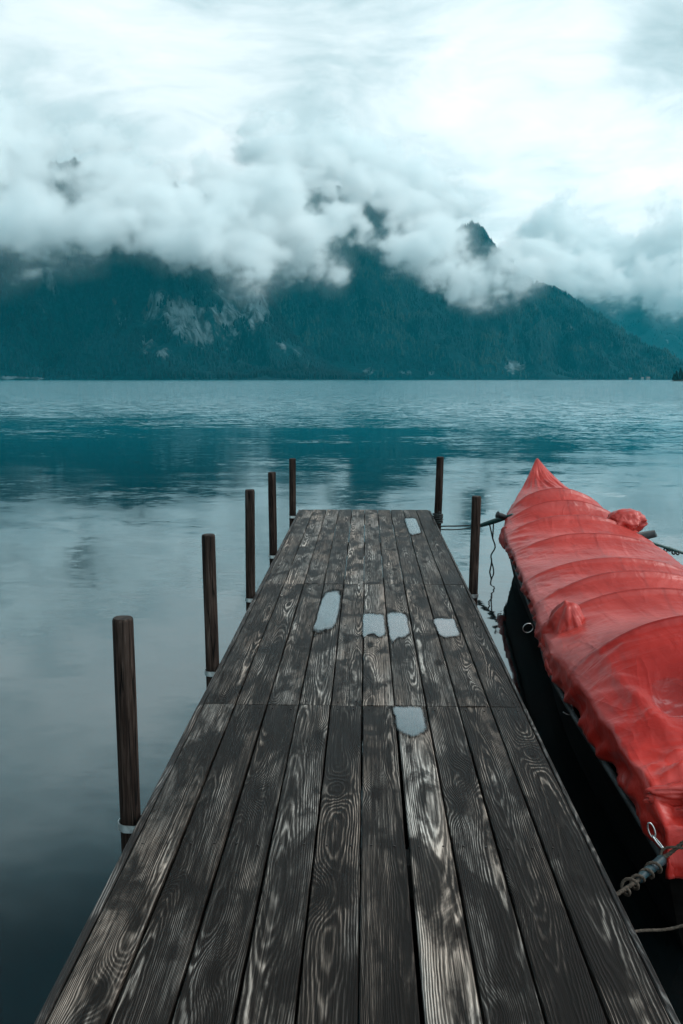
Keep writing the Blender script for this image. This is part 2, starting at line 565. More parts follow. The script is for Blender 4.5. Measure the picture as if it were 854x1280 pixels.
def build_mist():
    P, R = [], []
    for (px, py, r, dd) in MIST:
        P.append(at_y(px, py, dd))
        R.append(r * 1.04 * dd / F_PX)
    P = np.array(P)
    R = np.array(R)
    me = bpy.data.meshes.new('mist_bank')
    me.from_pydata([tuple(p) for p in P], [], [])
    at = me.attributes.new('radius', 'FLOAT', 'POINT')
    at.data.foreach_set('value', R)
    lo = (P - R[:, None] * 1.9).min(0)
    hi = (P + R[:, None] * 1.6).max(0)
    lo[2] = max(lo[2], 60.0)
    o = bpy.data.objects.new('mist_bank', me)
    COL.objects.link(o)
    m = new_mat('mist')
    k = NT(m.node_tree)
    pv = k.n('ShaderNodeVolumePrincipled', Color=MIST_COL, Density=MIST_DENS, Anisotropy=0.25)
    pv.inputs['Density Attribute'].default_value = 'density'
    k.n('ShaderNodeOutputMaterial', Volume=pv)
    m.volume_intersection_method = 'ACCURATE' if hasattr(m, 'volume_intersection_method') else None
    me.materials.append(m)
    ng = bpy.data.node_groups.new('mist_field', 'GeometryNodeTree')
    ng.interface.new_socket('Geometry', in_out='INPUT', socket_type='NodeSocketGeometry')
    ng.interface.new_socket('Geometry', in_out='OUTPUT', socket_type='NodeSocketGeometry')
    g = NT(ng)
    gi = g.n('NodeGroupInput')
    go = g.n('NodeGroupOutput')
    pos = g.n('GeometryNodeInputPosition').outputs[0]
    w1 = g.noise(pos, 0.0045, 3, 0.5).outputs['Color']
    wpos = g.vmath('ADD', pos, g.vmath('SCALE', g.vmath('SUBTRACT', w1, (0.5, 0.5, 0.5)), scale=110.0))
    w2 = g.noise(pos, 0.016, 2, 0.5).outputs['Color']
    wpos = g.vmath('ADD', wpos, g.vmath('SCALE', g.vmath('SUBTRACT', w2, (0.5, 0.5, 0.5)), scale=46.0))
    sn = g.n('GeometryNodeSampleNearest')
    g.put(sn.inputs['Geometry'], gi.outputs[0])
    g.put(sn.inputs['Sample Position'], wpos)

    def sample(dtype, val):
        si = ng.nodes.new('GeometryNodeSampleIndex')
        si.data_type = dtype
        si.domain = 'POINT'
        g.put(si.inputs['Geometry'], gi.outputs[0])
        g.put(si.inputs['Value'], val)
        g.put(si.inputs['Index'], sn.outputs[0])
        return si.outputs[0]
    na = ng.nodes.new('GeometryNodeInputNamedAttribute')
    na.data_type = 'FLOAT'
    na.inputs['Name'].default_value = 'radius'
    rr = sample('FLOAT', na.outputs[0])
    pp = sample('FLOAT_VECTOR', pos)
    dd = g.vmath('DISTANCE', wpos, pp)
    base = g.math('DIVIDE', g.math('SUBTRACT', g.math('MULTIPLY', rr, 1.12), dd), rr)     # 1 at a puff's centre, 0 near its rim
    n1 = g.noise(pos, 0.013, 9, 0.64).outputs[0]
    sx = g.xyz(pos)
    slant = g.vec(g.math('ADD', sx[0], g.math('MULTIPLY', sx[2], 0.8)), sx[1], g.math('SUBTRACT', g.math('MULTIPLY', sx[2], 1.25), g.math('MULTIPLY', sx[0], 0.35)))
    wp3 = g.noise(pos, 0.010, 3, 0.5).outputs['Color']
    slant = g.vmath('ADD', slant, g.vmath('SCALE', g.vmath('SUBTRACT', wp3, (0.5, 0.5, 0.5)), scale=90.0))
    n2 = g.noise(g.vmath('MULTIPLY', slant, (0.55, 0.8, 1.1)), 0.0062, 8, 0.60).outputs[0]
    f = g.math('ADD', g.math('MULTIPLY', base, 1.0), g.math('MULTIPLY', g.math('SUBTRACT', n1, 0.5), 2.3))
    f = g.math('ADD', f, g.math('MULTIPLY', g.math('SUBTRACT', n2, 0.5), 4.8))
    thin = g.smooth(g.math('ADD', base, g.math('MULTIPLY', g.math('SUBTRACT', n2, 0.5), 2.2)), -0.85, 0.5, 0.0, 0.042)
    dens = g.math('ADD', g.smooth(f, 0.12, 1.05), thin)
    # the crest of the bank thins out upwards into the overcast
    vc = ng.nodes.new('GeometryNodeVolumeCube')
    g.put(vc.inputs['Density'], dens)
    vc.inputs['Min'].default_value = tuple(lo)
    vc.inputs['Max'].default_value = tuple(hi)
    size = hi - lo
    print('mist box', lo, hi)
    for i, ax in enumerate('XYZ'):
        vc.inputs['Resolution ' + ax].default_value = int(max(8, size[i] / (MIST_VOX * (1.6 if i == 1 else 1))))
    sm = ng.nodes.new('GeometryNodeSetMaterial')
    sm.inputs['Material'].default_value = m
    g.put(sm.inputs[0], vc.outputs[0])
    g.put(go.inputs[0], sm.outputs[0])
    md = o.modifiers.new('mist_field', 'NODES')
    md.node_group = ng
    tag(o, 'white mist banks clinging to the forested mountain slopes', 'mist', kind='stuff')


MIST_COL, MIST_DENS, MIST_VOX = (0.985, 0.996, 0.998), 0.027, 6.0
build_mist()


# ------------------------------------------------------------------ air between here and the far shore
def build_haze():
    m = new_mat('haze_air')
    k = NT(m.node_tree)
    pv = k.n('ShaderNodeVolumePrincipled', Color=HAZE_COL, Density=HAZE_DENS, Anisotropy=0.0)
    k.n('ShaderNodeOutputMaterial', Volume=pv)
    bm = bmesh.new()
    bmesh.ops.create_cube(bm, size=1.0)
    o = bm_obj('haze', bm, m)
    o.scale = (19000, 9200, 1160)
    o.location = (0, 4100 - 450, 1160 / 2 - 4.0)
    tag(o, 'thin teal haze in the air over the lake', 'haze', kind='stuff')


HAZE_COL, HAZE_DENS = (0.012, 0.66, 0.82), 0.000043
build_haze()

DECK_LIGHT, DECK_DARK, TONE_SHIFT = (0.57, 0.51, 0.46), (0.0080, 0.0056, 0.0045), 0.015

# ------------------------------------------------------------------ foreground materials
def wood_mat(name, light, dark, contrast=1.0, rough=0.5):
    """Weathered flat-sawn softwood: growth rings cut by each board's face, knots, fibres and stains; UV is metres."""
    m = new_mat(name)
    k = NT(m.node_tree)
    uv = k.n('ShaderNodeUVMap').outputs[0]
    s = k.xyz(uv)
    u, v = s[0], s[1]
    rnd = k.n('ShaderNodeAttribute', {'attribute_name': 'board'}).outputs['Fac']
    tone = k.n('ShaderNodeAttribute', {'attribute_name': 'tone'}).outputs['Fac']
    w = k.math('MULTIPLY', rnd, 61.0)
    # knots
    kp = k.vec(k.math('ADD', k.math('MULTIPLY', u, 4.2), w), k.math('ADD', k.math('MULTIPLY', v, 1.55), k.math('MULTIPLY', w, 1.37)), 0.0)
    vor = k.n('ShaderNodeTexVoronoi', {'voronoi_dimensions': '2D'}, Vector=kp, Scale=1.0, Randomness=1.0)
    kcol = k.xyz(vor.outputs['Color'])
    kon = k.math('GREATER_THAN', kcol[0], 0.42)
    kd = vor.outputs['Distance']
    kg = k.math('MULTIPLY', k.math('EXPONENT', k.math('MULTIPLY', k.math('POWER', k.math('DIVIDE', kd, 0.20), 2.0), -1.0)), kon)
    # pith line under the board drifts along it
    drift = k.noise(k.vec(w, k.math('MULTIPLY', v, 0.55), 3.0), 1.0, 2, 0.5).outputs[0]
    depth = k.noise(k.vec(w, k.math('MULTIPLY', v, 0.50), 9.0), 1.0, 2, 0.45).outputs[0]
    wob = k.noise(k.vec(k.math('MULTIPLY', u, 8.0), k.math('MULTIPLY', v, 1.9), w), 1.0, 3, 0.55).outputs[0]
    wob2 = k.noise(k.vec(k.math('MULTIPLY', u, 60.0), k.math('MULTIPLY', v, 13.0), w), 1.0, 2, 0.5).outputs[0]
    x0 = k.math('ADD', k.math('MULTIPLY', k.math('SUBTRACT', k.math('FRACT', k.math('MULTIPLY', rnd, 7.31)), 0.5), 0.11), k.math('MULTIPLY', k.math('SUBTRACT', drift, 0.5), 0.09))
    z0 = k.math('ADD', 0.004, k.math('MULTIPLY', depth, 0.125))
    du = k.math('SUBTRACT', u, x0)
    r = k.math('SQRT', k.math('ADD', k.math('MULTIPLY', du, du), k.math('MULTIPLY', z0, z0)))
    r = k.math('ADD', r, k.math('MULTIPLY', k.math('SUBTRACT', wob, 0.5), 0.0115))
    r = k.math('ADD', r, k.math('MULTIPLY', k.math('SUBTRACT', wob2, 0.5), 0.0035))
    r = k.math('ADD', r, k.math('MULTIPLY', kg, 0.034))
    ph = k.math('MULTIPLY', r, k.math('DIVIDE', 6.2832, k.math('ADD', 0.0036, k.math('MULTIPLY', k.math('FRACT', k.math('MULTIPLY', rnd, 13.7)), 0.0026))))
    band = k.math('ADD', k.math('MULTIPLY', k.math('SINE', ph), 0.5), 0.5)
    fib = k.noise(k.vec(k.math('MULTIPLY', u, 300.0), k.math('MULTIPLY', v, 6.0), w), 1.0, 3, 0.6).outputs[0]
    fib2 = k.noise(k.vec(k.math('MULTIPLY', u, 130.0), k.math('MULTIPLY', v, 2.2), w), 1.0, 3, 0.6).outputs[0]
    # worn pale patches and damp dark patches
    wear = k.noise(k.vec(k.math('ADD', k.math('MULTIPLY', u, 13.0), w), k.math('MULTIPLY', v, 1.7), w), 1.0, 5, 0.6).outputs[0]
    damp = k.noise(k.vec(k.math('ADD', k.math('MULTIPLY', u, 7.0), w), k.math('MULTIPLY', v, 2.6), k.math('ADD', w, 4.0)), 1.0, 5, 0.62, 0.6).outputs[0]
    wearf = k.smooth(wear, 0.40, 0.66)
    plain = k.math('MAXIMUM', k.math('FRACT', k.math('MULTIPLY', rnd, 5.3)), k.smooth(tone, 0.55, 0.68))
    bandc = k.math('MULTIPLY', k.math('POWER', band, 1.9), k.mixf(plain, 0.80, 1.05))
    amt = k.mixf(wearf, 0.34, 1.05)
    l = k.math('MULTIPLY', bandc, amt)
    l = k.math('ADD', k.math('MULTIPLY', l, 0.66 * contrast), k.math('MULTIPLY', k.math('SUBTRACT', fib2, 0.36), 0.80))
    l = k.math('ADD', l, k.math('MULTIPLY', k.math('SUBTRACT', fib, 0.5), 0.95))
    l = k.math('ADD', l, k.math('SUBTRACT', tone, 0.5))
    l = k.math('MULTIPLY', l, k.smooth(damp, 0.62, 0.46, 0.25, 1.0))
    core = k.math('MULTIPLY', k.smooth(kd, 0.13, 0.04), kon)
    l = k.math('MULTIPLY', l, k.math('SUBTRACT', 1.0, k.math('MULTIPLY', core, 0.85)), clamp=True)
    crk = k.noise(k.vec(k.math('MULTIPLY', u, 75.0), k.math('MULTIPLY', v, 0.8), k.math('ADD', w, 2.0)), 1.0, 3, 0.5, 0.15).outputs[0]
    crack = k.smooth(k.math('ABSOLUTE', k.math('SUBTRACT', crk, 0.525)), 0.006, 0.028)
    crkon = k.smooth(k.noise(k.vec(k.math('MULTIPLY', u, 12.0), k.math('MULTIPLY', v, 1.3), k.math('ADD', w, 6.0)), 1.0, 2, 0.5).outputs[0], 0.46, 0.54)
    crack = k.mixf(crkon, 1.0, crack)
    l = k.math('POWER', l, 2.15)
    l = k.math('MULTIPLY', l, k.math('ADD', 0.12, k.math('MULTIPLY', crack, 0.88)))
    hue = k.noise(k.vec(k.math('MULTIPLY', u, 5.0), k.math('MULTIPLY', v, 0.9), k.math('ADD', w, 8.0)), 1.0, 3, 0.5).outputs[0]
    warm = k.mix(k.smooth(hue, 0.4, 0.62), tuple(light), (light[0] * 0.98, light[1] * 0.86, light[2] * 0.79))
    col = k.mix(l, tuple(dark), warm)
    h = k.math('ADD', k.math('MULTIPLY', bandc, 0.55), k.math('ADD', k.math('MULTIPLY', fib, 0.5), k.math('ADD', k.math('MULTIPLY', fib2, 0.4), crack)))
    bump = k.n('ShaderNodeBump', Height=h, Strength=0.7, Distance=0.0028)
    ro = k.mixf(damp, rough + 0.16, rough - 0.14)
    b = k.n('ShaderNodeBsdfPrincipled', Base_Color=col, Roughness=ro, Normal=bump)
    b.inputs['Specular IOR Level'].default_value = 0.12
    k.n('ShaderNodeOutputMaterial', Surface=b)
    return m


def plain_mat(name, color, rough=0.6, metal=0.0, var=0.35, scale=20.0, spec=0.4, bump=0.0, stretch=(1, 1, 1)):
    m = new_mat(name)
    k = NT(m.node_tree)
    tc = k.n('ShaderNodeTexCoord').outputs['Object']
    p = k.vmath('MULTIPLY', tc, stretch)
    n = k.noise(p, scale, 5, 0.6).outputs[0]
    col = k.mix(k.smooth(n, 0.3, 0.7), tuple(c * (1 - var) for c in color), tuple(min(1, c * (1 + var)) for c in color))
    b = k.n('ShaderNodeBsdfPrincipled', Base_Color=col, Roughness=rough, Metallic=metal)
    b.inputs['Specular IOR Level'].default_value = spec
    if bump:
        bp = k.n('ShaderNodeBump', Height=n, Strength=bump, Distance=0.01)
        k.put(b.inputs['Normal'], bp.outputs[0])
    k.n('ShaderNodeOutputMaterial', Surface=b)
    return m


M_DECK = wood_mat('weathered_boards', DECK_LIGHT, DECK_DARK)
M_SIDE = wood_mat('weathered_edge', (0.33, 0.31, 0.295), (0.020, 0.017, 0.016), 0.9)
def post_mat():
    m = new_mat('weathered_post_wood')
    k = NT(m.node_tree)
    oi = k.n('ShaderNodeObjectInfo').outputs['Random']
    tc = k.vmath('ADD', k.n('ShaderNodeTexCoord').outputs['Object'], k.vec(0.0, 0.0, k.math('MULTIPLY', oi, 40.0)))
    fib = k.noise(k.vmath('MULTIPLY', tc, (90, 90, 4.0)), 1.0, 5, 0.65).outputs[0]
    big = k.noise(k.vmath('MULTIPLY', tc, (14, 14, 2.2)), 1.0, 4, 0.6).outputs[0]
    crk = k.noise(k.vmath('MULTIPLY', tc, (38, 38, 1.1)), 1.0, 3, 0.5, 0.2).outputs[0]
    crack = k.smooth(k.math('ABSOLUTE', k.math('SUBTRACT', crk, 0.52)), 0.005, 0.028)
    col = k.ramp(k.math('ADD', k.math('MULTIPLY', fib, 0.75), k.math('MULTIPLY', big, 0.45)), [(0.42, (0.006, 0.0042, 0.0036)), (0.58, (0.019, 0.0115, 0.009)), (0.72, (0.052, 0.036, 0.029)), (0.82, (0.12, 0.10, 0.088))])
    col = k.mix(crack, (0.003, 0.0022, 0.002), col)
    hgt = k.math('ADD', k.math('MULTIPLY', fib, 0.6), crack)
    bp = k.n('ShaderNodeBump', Height=hgt, Strength=0.8, Distance=0.004)
    b = k.n('ShaderNodeBsdfPrincipled', Base_Color=col, Roughness=0.75, Normal=bp)
    b.inputs['Specular IOR Level'].default_value = 0.12
    k.n('ShaderNodeOutputMaterial', Surface=b)
    return m


M_POST = post_mat()
M_ENDG = plain_mat('post_end_grain', (0.035, 0.028, 0.025), 0.8, 0, 0.5, 30.0, 0.2, 0.4)
M_BEAM = plain_mat('dark_beam_wood', (0.025, 0.020, 0.018), 0.8, 0, 0.5, 8.0)
M_ZINC = plain_mat('galvanised_steel', (0.55, 0.58, 0.58), 0.38, 0.9, 0.25, 40.0, 0.5)
M_STEEL = plain_mat('bright_steel', (0.45, 0.46, 0.46), 0.28, 1.0, 0.15, 60.0, 0.5)
M_SCREW = plain_mat('rusty_screw_heads', (0.03, 0.024, 0.022), 0.6, 0.3, 0.5, 200.0)
M_HULL = plain_mat('tarred_hull_planks', (0.004, 0.0034, 0.0032), 0.7, 0, 0.6, 3.0, 0.03, 0.3, (6, 1, 8))
M_RAIL = plain_mat('worn_gunwale_wood', (0.030, 0.034, 0.036), 0.55, 0, 0.6, 6.0, 0.2, 0.3, (3, 1, 3))
M_ROPE = plain_mat('hemp_rope', (0.065, 0.050, 0.040), 0.9, 0, 0.5, 120.0, 0.1, 0.5)
M_DROPE = plain_mat('dark_wet_rope', (0.018, 0.022, 0.022), 0.7, 0, 0.5, 120.0, 0.3, 0.5)
M_TEAL = plain_mat('dark_teal_strap', (0.012, 0.050, 0.046), 0.5, 0, 0.4, 60.0, 0.4)
M_SLEEVE = plain_mat('blue_plastic_sleeve', (0.010, 0.032, 0.040), 0.42, 0, 0.3, 50.0, 0.4)
M_RUBBER = plain_mat('grey_rubber_pad', (0.022, 0.026, 0.028), 0.6, 0, 0.4, 30.0, 0.4)


# ------------------------------------------------------------------ pier
DECK_Z = 0.5
pier = empty('wooden_pier', (-0.02, 4.0, 0.0))
tag(pier, 'weathered grey brown plank pier running straight out over the lake', 'pier')
ORG = Vector((-0.02, 4.0, 0.0))


def boards_mesh(name, specs, mat, nails=()):
    """specs: (x0, x1, y0, y1, z_top, thickness, tone, tilt); one chamfered board each, all in one deck mesh."""
    V, F, UV, BR, TN = [], [], [], [], []
    for (x0, x1, y0, y1, zt, th, tone, tilt) in specs:
        base = len(V)
        ny = max(2, int((y1 - y0) / 0.22))
        ch = 0.0035
        rd = random.random()
        vo = random.random() * 40
        xm = (x0 + x1) / 2
        cup = random.uniform(-0.0018, 0.0018)
        ph1, ph2 = random.random() * 9, random.random() * 9
        prof = [(x0, -th), (x0, -ch), (x0 + ch, 0), (xm, cup), (x1 - ch, 0), (x1, -ch), (x1, -th)]
        npf = len(prof)
        for j in range(ny + 1):
            y = y0 + (y1 - y0) * j / ny
            el = 0.0012 * math.sin(y * 2.1 + ph1)
            er = 0.0012 * math.sin(y * 1.7 + ph2)
            dz = 0.0012 * math.sin(y * 1.3 + ph1)
            for i, (px, pz) in enumerate(prof):
                e = el if px < xm else (er if px > xm else 0)
                V.append((px + e, y, zt + pz + dz + tilt * (px - xm)))
                perim = (px - xm) if -th < pz else ((px - xm) + (-th if px < xm else th))
                UV.append((perim, y + vo))
                BR.append(rd)
                TN.append(tone)
        for j in range(ny):
            for i in range(npf - 1):
                a = base + j * npf + i
                F.append((a, a + 1, a + npf + 1, a + npf))
        F.append(tuple(base + i for i in range(npf)))
        F.append(tuple(base + ny * npf + i for i in reversed(range(npf))))
    nf = len(F)
    for (x, y) in nails:
        base = len(V)
        for (r, z) in ((0.0044, -0.001), (0.0038, 0.0026)):
            for q in range(8):
                V.append((x + r * math.cos(q * 0.7854), y + r * math.sin(q * 0.7854), DECK_Z + z))
                UV.append((0, 0)); BR.append(0); TN.append(0)
        for q in range(8):
            F.append((base + q, base + (q + 1) % 8, base + 8 + (q + 1) % 8, base + 8 + q))
        F.append(tuple(base + 8 + q for q in range(8)))
    o = mesh_obj(name, [(Vector(v) - ORG) for v in V], F, mat, pier, smooth=False)
    if nails:
        o.data.materials.append(M_SCREW)
        for p in o.data.polygons[nf:]:
            p.material_index = 1
    uvl = o.data.uv_layers.new(name='UVMap')
    idx = np.zeros(len(o.data.loops), np.int32)
    o.data.loops.foreach_get('vertex_index', idx)
    uvl.data.foreach_set('uv', np.array(UV)[idx].ravel())
    for nm, arr in (('board', BR), ('tone', TN)):
        at = o.data.attributes.new(nm, 'FLOAT', 'POINT')
        at.data.foreach_set('value', np.array(arr, float))
    return o


JOINTS = [-2.2, 1.25, 4.093, 6.664, 10.60]
XB0, PITCH_B = -0.788, 0.1551
TONE = {(1, 6): .80, (1, 0): .60, (1, 3): .54, (1, 1): .42, (1, 2): .42, (1, 4): .44, (1, 5): .47, (1, 7): .46, (1, 8): .36, (1, 9): .38,
        (2, 5): .66, (2, 4): .56, (2, 6): .58, (2, 3): .52, (2, 7): .54, (2, 0): .46, (2, 1): .46, (2, 2): .52, (2, 8): .50, (2, 9): .36,
        (3, 1): .62, (3, 2): .54, (3, 4): .60, (3, 5): .56, (3, 6): .52, (3, 7): .50, (3, 9): .40}
specs = []
nails = []
for b in range(4):
    y0, y1 = JOINTS[b], JOINTS[b + 1]
    for i in range(10):
        gl, gr = random.uniform(0.0025, 0.0048), random.uniform(0.0025, 0.0048)
        if b == 1 and i == 6:
            gl = 0.011
        x0 = XB0 + i * PITCH_B + gl
        x1 = XB0 + (i + 1) * PITCH_B - gr
        e = random.uniform(-0.006, 0.0) if b == 3 else 0
        specs.append((x0, x1, y0 + 0.0022, y1 - 0.0022 + e, DECK_Z + random.uniform(-0.0015, 0.0015), 0.035,
                      TONE.get((b, i), random.uniform(.42, .56)) + TONE_SHIFT + (0, 0.0, 0.045, 0.06)[b], random.uniform(-0.008, 0.008)))
        for yy in (y0 + 0.05, (y0 + y1) / 2 + 0.12, y1 - 0.05):
            for fx in (0.22, 0.78):
                nails.append((x0 + (x1 - x0) * fx + random.uniform(-.006, .006), yy + random.uniform(-.008, .008)))
deck = boards_mesh('deck', specs, M_DECK, nails)
xr = XB0 + 10 * PITCH_B
for (xa, xb2) in ((XB0 - 0.029, XB0 - 0.003), (xr + 0.003, xr + 0.020)):
    sp = []
    for b in range(4):
        sp.append((xa, xb2, JOINTS[b] + 0.002, JOINTS[b + 1] - 0.002, DECK_Z - 0.004, 0.16, 0.60 + TONE_SHIFT, 0))
    boards_mesh('edge_board', sp, M_SIDE)
def box(bm, x0, x1, y0, y1, z0, z1, org=Vector((0, 0, 0))):
    mt = Matrix.Translation(Vector(((x0 + x1) / 2, (y0 + y1) / 2, (z0 + z1) / 2)) - org) @ Matrix.Diagonal((x1 - x0, y1 - y0, z1 - z0, 1))
    return bmesh.ops.create_cube(bm, size=1.0, matrix=mt)


for y in (-2.1, 1.25, 2.79, 4.093, 5.4, 6.664, 8.6, 10.50):
    bm = bmesh.new()
    box(bm, XB0 + 0.002, xr - 0.002, y - 0.05, y + 0.05, 0.34, 0.462, ORG)
    bm_obj('crossbeam', bm, M_BEAM, pier)


# ------------------------------------------------------------------ mooring posts
def cyl_rings(bm, rings, seg, wob=0.0, seed=0.0, cap_mat=None):
    """rings: (x, y, z, r) from bottom to top; returns a closed shaft."""
    prev = None
    for (x, y, z, r) in rings:
        cur = []
        for i in range(seg):
            a = 2 * math.pi * i / seg
            rr = r * (1 + wob * mnoise.noise(Vector((math.cos(a) * 1.3 + seed, math.sin(a) * 1.3, z * 1.6))))
            cur.append(bm.verts.new((x + math.cos(a) * rr, y + math.sin(a) * rr, z)))
        if prev:
            for i in range(seg):
                bm.faces.new((prev[i], prev[(i + 1) % seg], cur[(i + 1) % seg], cur[i]))
        prev = cur
    f = bm.faces.new(prev)
    return f


def mooring_post(px, py, top_y, label, r=0.042, lean=(0, 0), bracket=True, side=-1):
    q = at_z(px, py, DECK_Z)
    edge = XB0 - 0.029 if side < 0 else xr + 0.020
    q.x = min(q.x, edge - r - 0.003) if side < 0 else max(q.x, edge + r + 0.002)
    ztop = at_y(px, top_y, q.y).z
    root = empty('mooring_post', (q.x, q.y, 0.0))
    tag(root, label, 'post', 'mooring posts beside the pier')
    bm = bmesh.new()
    seed = random.random() * 50
    zs = list(np.linspace(-1.6, ztop - 0.012, 26))
    rings = [(lean[0] * (z - DECK_Z), lean[1] * (z - DECK_Z), z, r * (1.03 - 0.03 * (z / 1.2))) for z in zs]
    lx, ly = rings[-1][0], rings[-1][1]
    rings += [(lx, ly, ztop - 0.004, r * 0.95), (lx, ly, ztop, r * 0.84)]
    f = cyl_rings(bm, rings, 40, 0.085, seed)
    o = bm_obj('pole', bm, M_POST, root, smooth=True)
    o.data.materials.append(M_ENDG)
    tops = [p for p in o.data.polygons if len(p.vertices) > 4]
    for p in tops:
        p.material_index = 1
        p.use_smooth = False
    if bracket:
        # galvanised strap: three quarters round the post, its two tails bolted to the pier's edge board
        bm = bmesh.new()
        zc, hh, th, R = DECK_Z - 0.055, 0.014, 0.0035, r * 1.03 + 0.004
        path = []
        d = edge - q.x
        s = 1 if d > 0 else -1
        path.append((d - s * 0.002, R))
        for i in range(21):
            a = math.pi / 2 + math.pi * i / 20
            path.append((s * math.cos(a) * R if s > 0 else -math.cos(a) * R, math.sin(a) * R))
        path.append((d - s * 0.002, -R))
        V = []
        for i, (x, y) in enumerate(path):
            a = path[max(0, i - 1)]
            b2 = path[min(len(path) - 1, i + 1)]
            t = Vector((b2[0] - a[0], b2[1] - a[1])).normalized()
            nn = Vector((t.y, -t.x))
            row = [bm.verts.new((x + nn.x * e, y + nn.y * e, zc + zz)) for e, zz in ((0, -hh), (th, -hh), (th, hh), (0, hh))]
            V.append(row)
        for i in range(len(V) - 1):
            for j in range(4):
                bm.faces.new((V[i][j], V[i][(j + 1) % 4], V[i + 1][(j + 1) % 4], V[i + 1][j]))
        bm.faces.new(V[0])
        bm.faces.new(V[-1])
        bm_obj('metal_bracket', bm, M_ZINC, root, smooth=False)
    return root, q


mooring_post(163, 1012, 772, 'nearest dark brown post on the left of the pier, held by a bright metal band', 0.0375, (-0.002, 0))
mooring_post(269, 828, 668, 'second nearest dark brown post on the left of the pier', 0.0365, (-0.007, 0))
mooring_post(317, 740, 612, 'middle one of the five posts on the left of the pier', 0.0355, (0.006, 0.004))
mooring_post(346, 688, 590, 'second farthest of the five posts on the left of the pier', 0.036, (-0.006, 0))
mooring_post(366, 640, 573, 'farthest post on the left, at the far left corner of the pier', 0.039, (0.004, 0))
P6, q6 = mooring_post(542, 647, 571, 'leaning dark post with rope wound round it at the far right corner of the pier', 0.042, (0.022, 0), False, 1)
P7, q7 = mooring_post(590, 735, 620, 'dark brown post on the right of the pier, the one nearest to the red boat', 0.035, (0.012, 0), True, 1)


# ------------------------------------------------------------------ puddles on the boards
def puddle_mat():
    m = new_mat('puddle_water')
    k = NT(m.node_tree)
    geo = k.n('ShaderNodeNewGeometry').outputs['Position']
    n = k.noise(geo, 9.0, 5, 0.6).outputs[0]
    col = k.mix(k.smooth(n, 0.3, 0.7), (0.10, 0.125, 0.133), (0.20, 0.235, 0.245))
    n2 = k.noise(geo, 60.0, 3, 0.6).outputs[0]
    bp = k.n('ShaderNodeBump', Height=n2, Strength=0.0, Distance=0.002)
    # a millimetre of water: what is below shows through, the sky mirrors on top
    fr = k.n('ShaderNodeFresnel', IOR=2.05)
    through = k.n('ShaderNodeBsdfTransparent', Color=(0.80, 0.84, 0.85))
    sky_sheen = k.n('ShaderNodeBsdfDiffuse', Color=col)  # pale diffuse adds painted sky reflection to the water
    low = k.n('ShaderNodeMixShader', Fac=0.35, i1=through.outputs[0], i2=sky_sheen.outputs[0])
    mir = k.n('ShaderNodeBsdfGlossy', Color=(0.95, 0.98, 1.0), Roughness=0.04, Normal=bp)
    b = k.n('ShaderNodeMixShader', Fac=fr.outputs[0], i1=low.outputs[0], i2=mir.outputs[0])
    film = k.n('ShaderNodeAttribute', {'attribute_name': 'film'}).outputs['Fac']
    fe = k.noise(k.vmath('MULTIPLY', geo, (1.0, 0.35, 1.0)), 30.0, 4, 0.55).outputs[0]
    a = k.smooth(k.math('ADD', film, k.math('MULTIPLY', k.math('SUBTRACT', fe, 0.5), 0.55)), 0.14, 0.62)
    # damp dark wood round the rim
    wetk = k.smooth(k.math('ADD', film, k.math('MULTIPLY', k.math('SUBTRACT', fe, 0.5), 0.25)), 0.0, 0.22, 1.0, 0.62)
    tr = k.n('ShaderNodeBsdfTransparent', Color=k.vec(wetk, wetk, wetk))
    mx = k.n('ShaderNodeMixShader', Fac=a, i1=tr.outputs[0], i2=b.outputs[0])
    k.n('ShaderNodeOutputMaterial', Surface=mx)
    return m


M_PUDDLE = puddle_mat()


def puddle(pts, label, seed, op=1.0):
    W = [at_z(px, py, DECK_Z) for px, py in pts]
    if sum(a.x * b.y - b.x * a.y for a, b in zip(W, W[1:] + W[:1])) < 0:
        W.reverse()
    c = sum(W, Vector()) / len(W)
    n = len(W)
    # smooth closed outline
    out = []
    for i in range(n):
        p0, p1, p2, p3 = W[i - 1], W[i], W[(i + 1) % n], W[(i + 2) % n]
        for t in np.linspace(0, 1, 7, endpoint=False):
            out.append(0.5 * ((2 * p1) + (-p0 + p2) * t + (2 * p0 - 5 * p1 + 4 * p2 - p3) * t * t + (-p0 + 3 * p1 - 3 * p2 + p3) * t ** 3))
    V, F = [], []
    N = len(out)
    levels = [(1.20, 0.0), (1.20, 0.0002), (1.02, 0.0006), (0.92, 0.0011), (0.82, 0.0014), (0.62, 0.0016), (0.3, 0.0017)]
    jag = [1 + 0.05 * mnoise.noise(Vector((i * 0.9, seed, 0))) for i in range(N)]
    for s, h in levels:
        for i, p in enumerate(out):
            q = (p - c) * s * jag[i]
            V.append((q.x, q.y, h))
    top = len(V)
    V.append((0, 0, 0.0018))
    for l in range(len(levels) - 1):
        for i in range(N):
            a, b = l * N + i, l * N + (i + 1) % N
            F.append((a, b, b + N, a + N))
    l = (len(levels) - 1) * N
    for i in range(N):
        F.append((l + i, l + (i + 1) % N, top))
    F.append(tuple(reversed(range(N))))
    o = mesh_obj('puddle', V, F, M_PUDDLE, None, True, (c.x, c.y, DECK_Z + 0.0022))
    film = [f for f in (0, 0, .22, .45, .68, .9, 1) for _ in range(N)] + [1.0]
    o.data.attributes.new('film', 'FLOAT', 'POINT').data.foreach_set('value', film)
    tag(o, label, 'puddle', 'rain puddles on the pier boards')


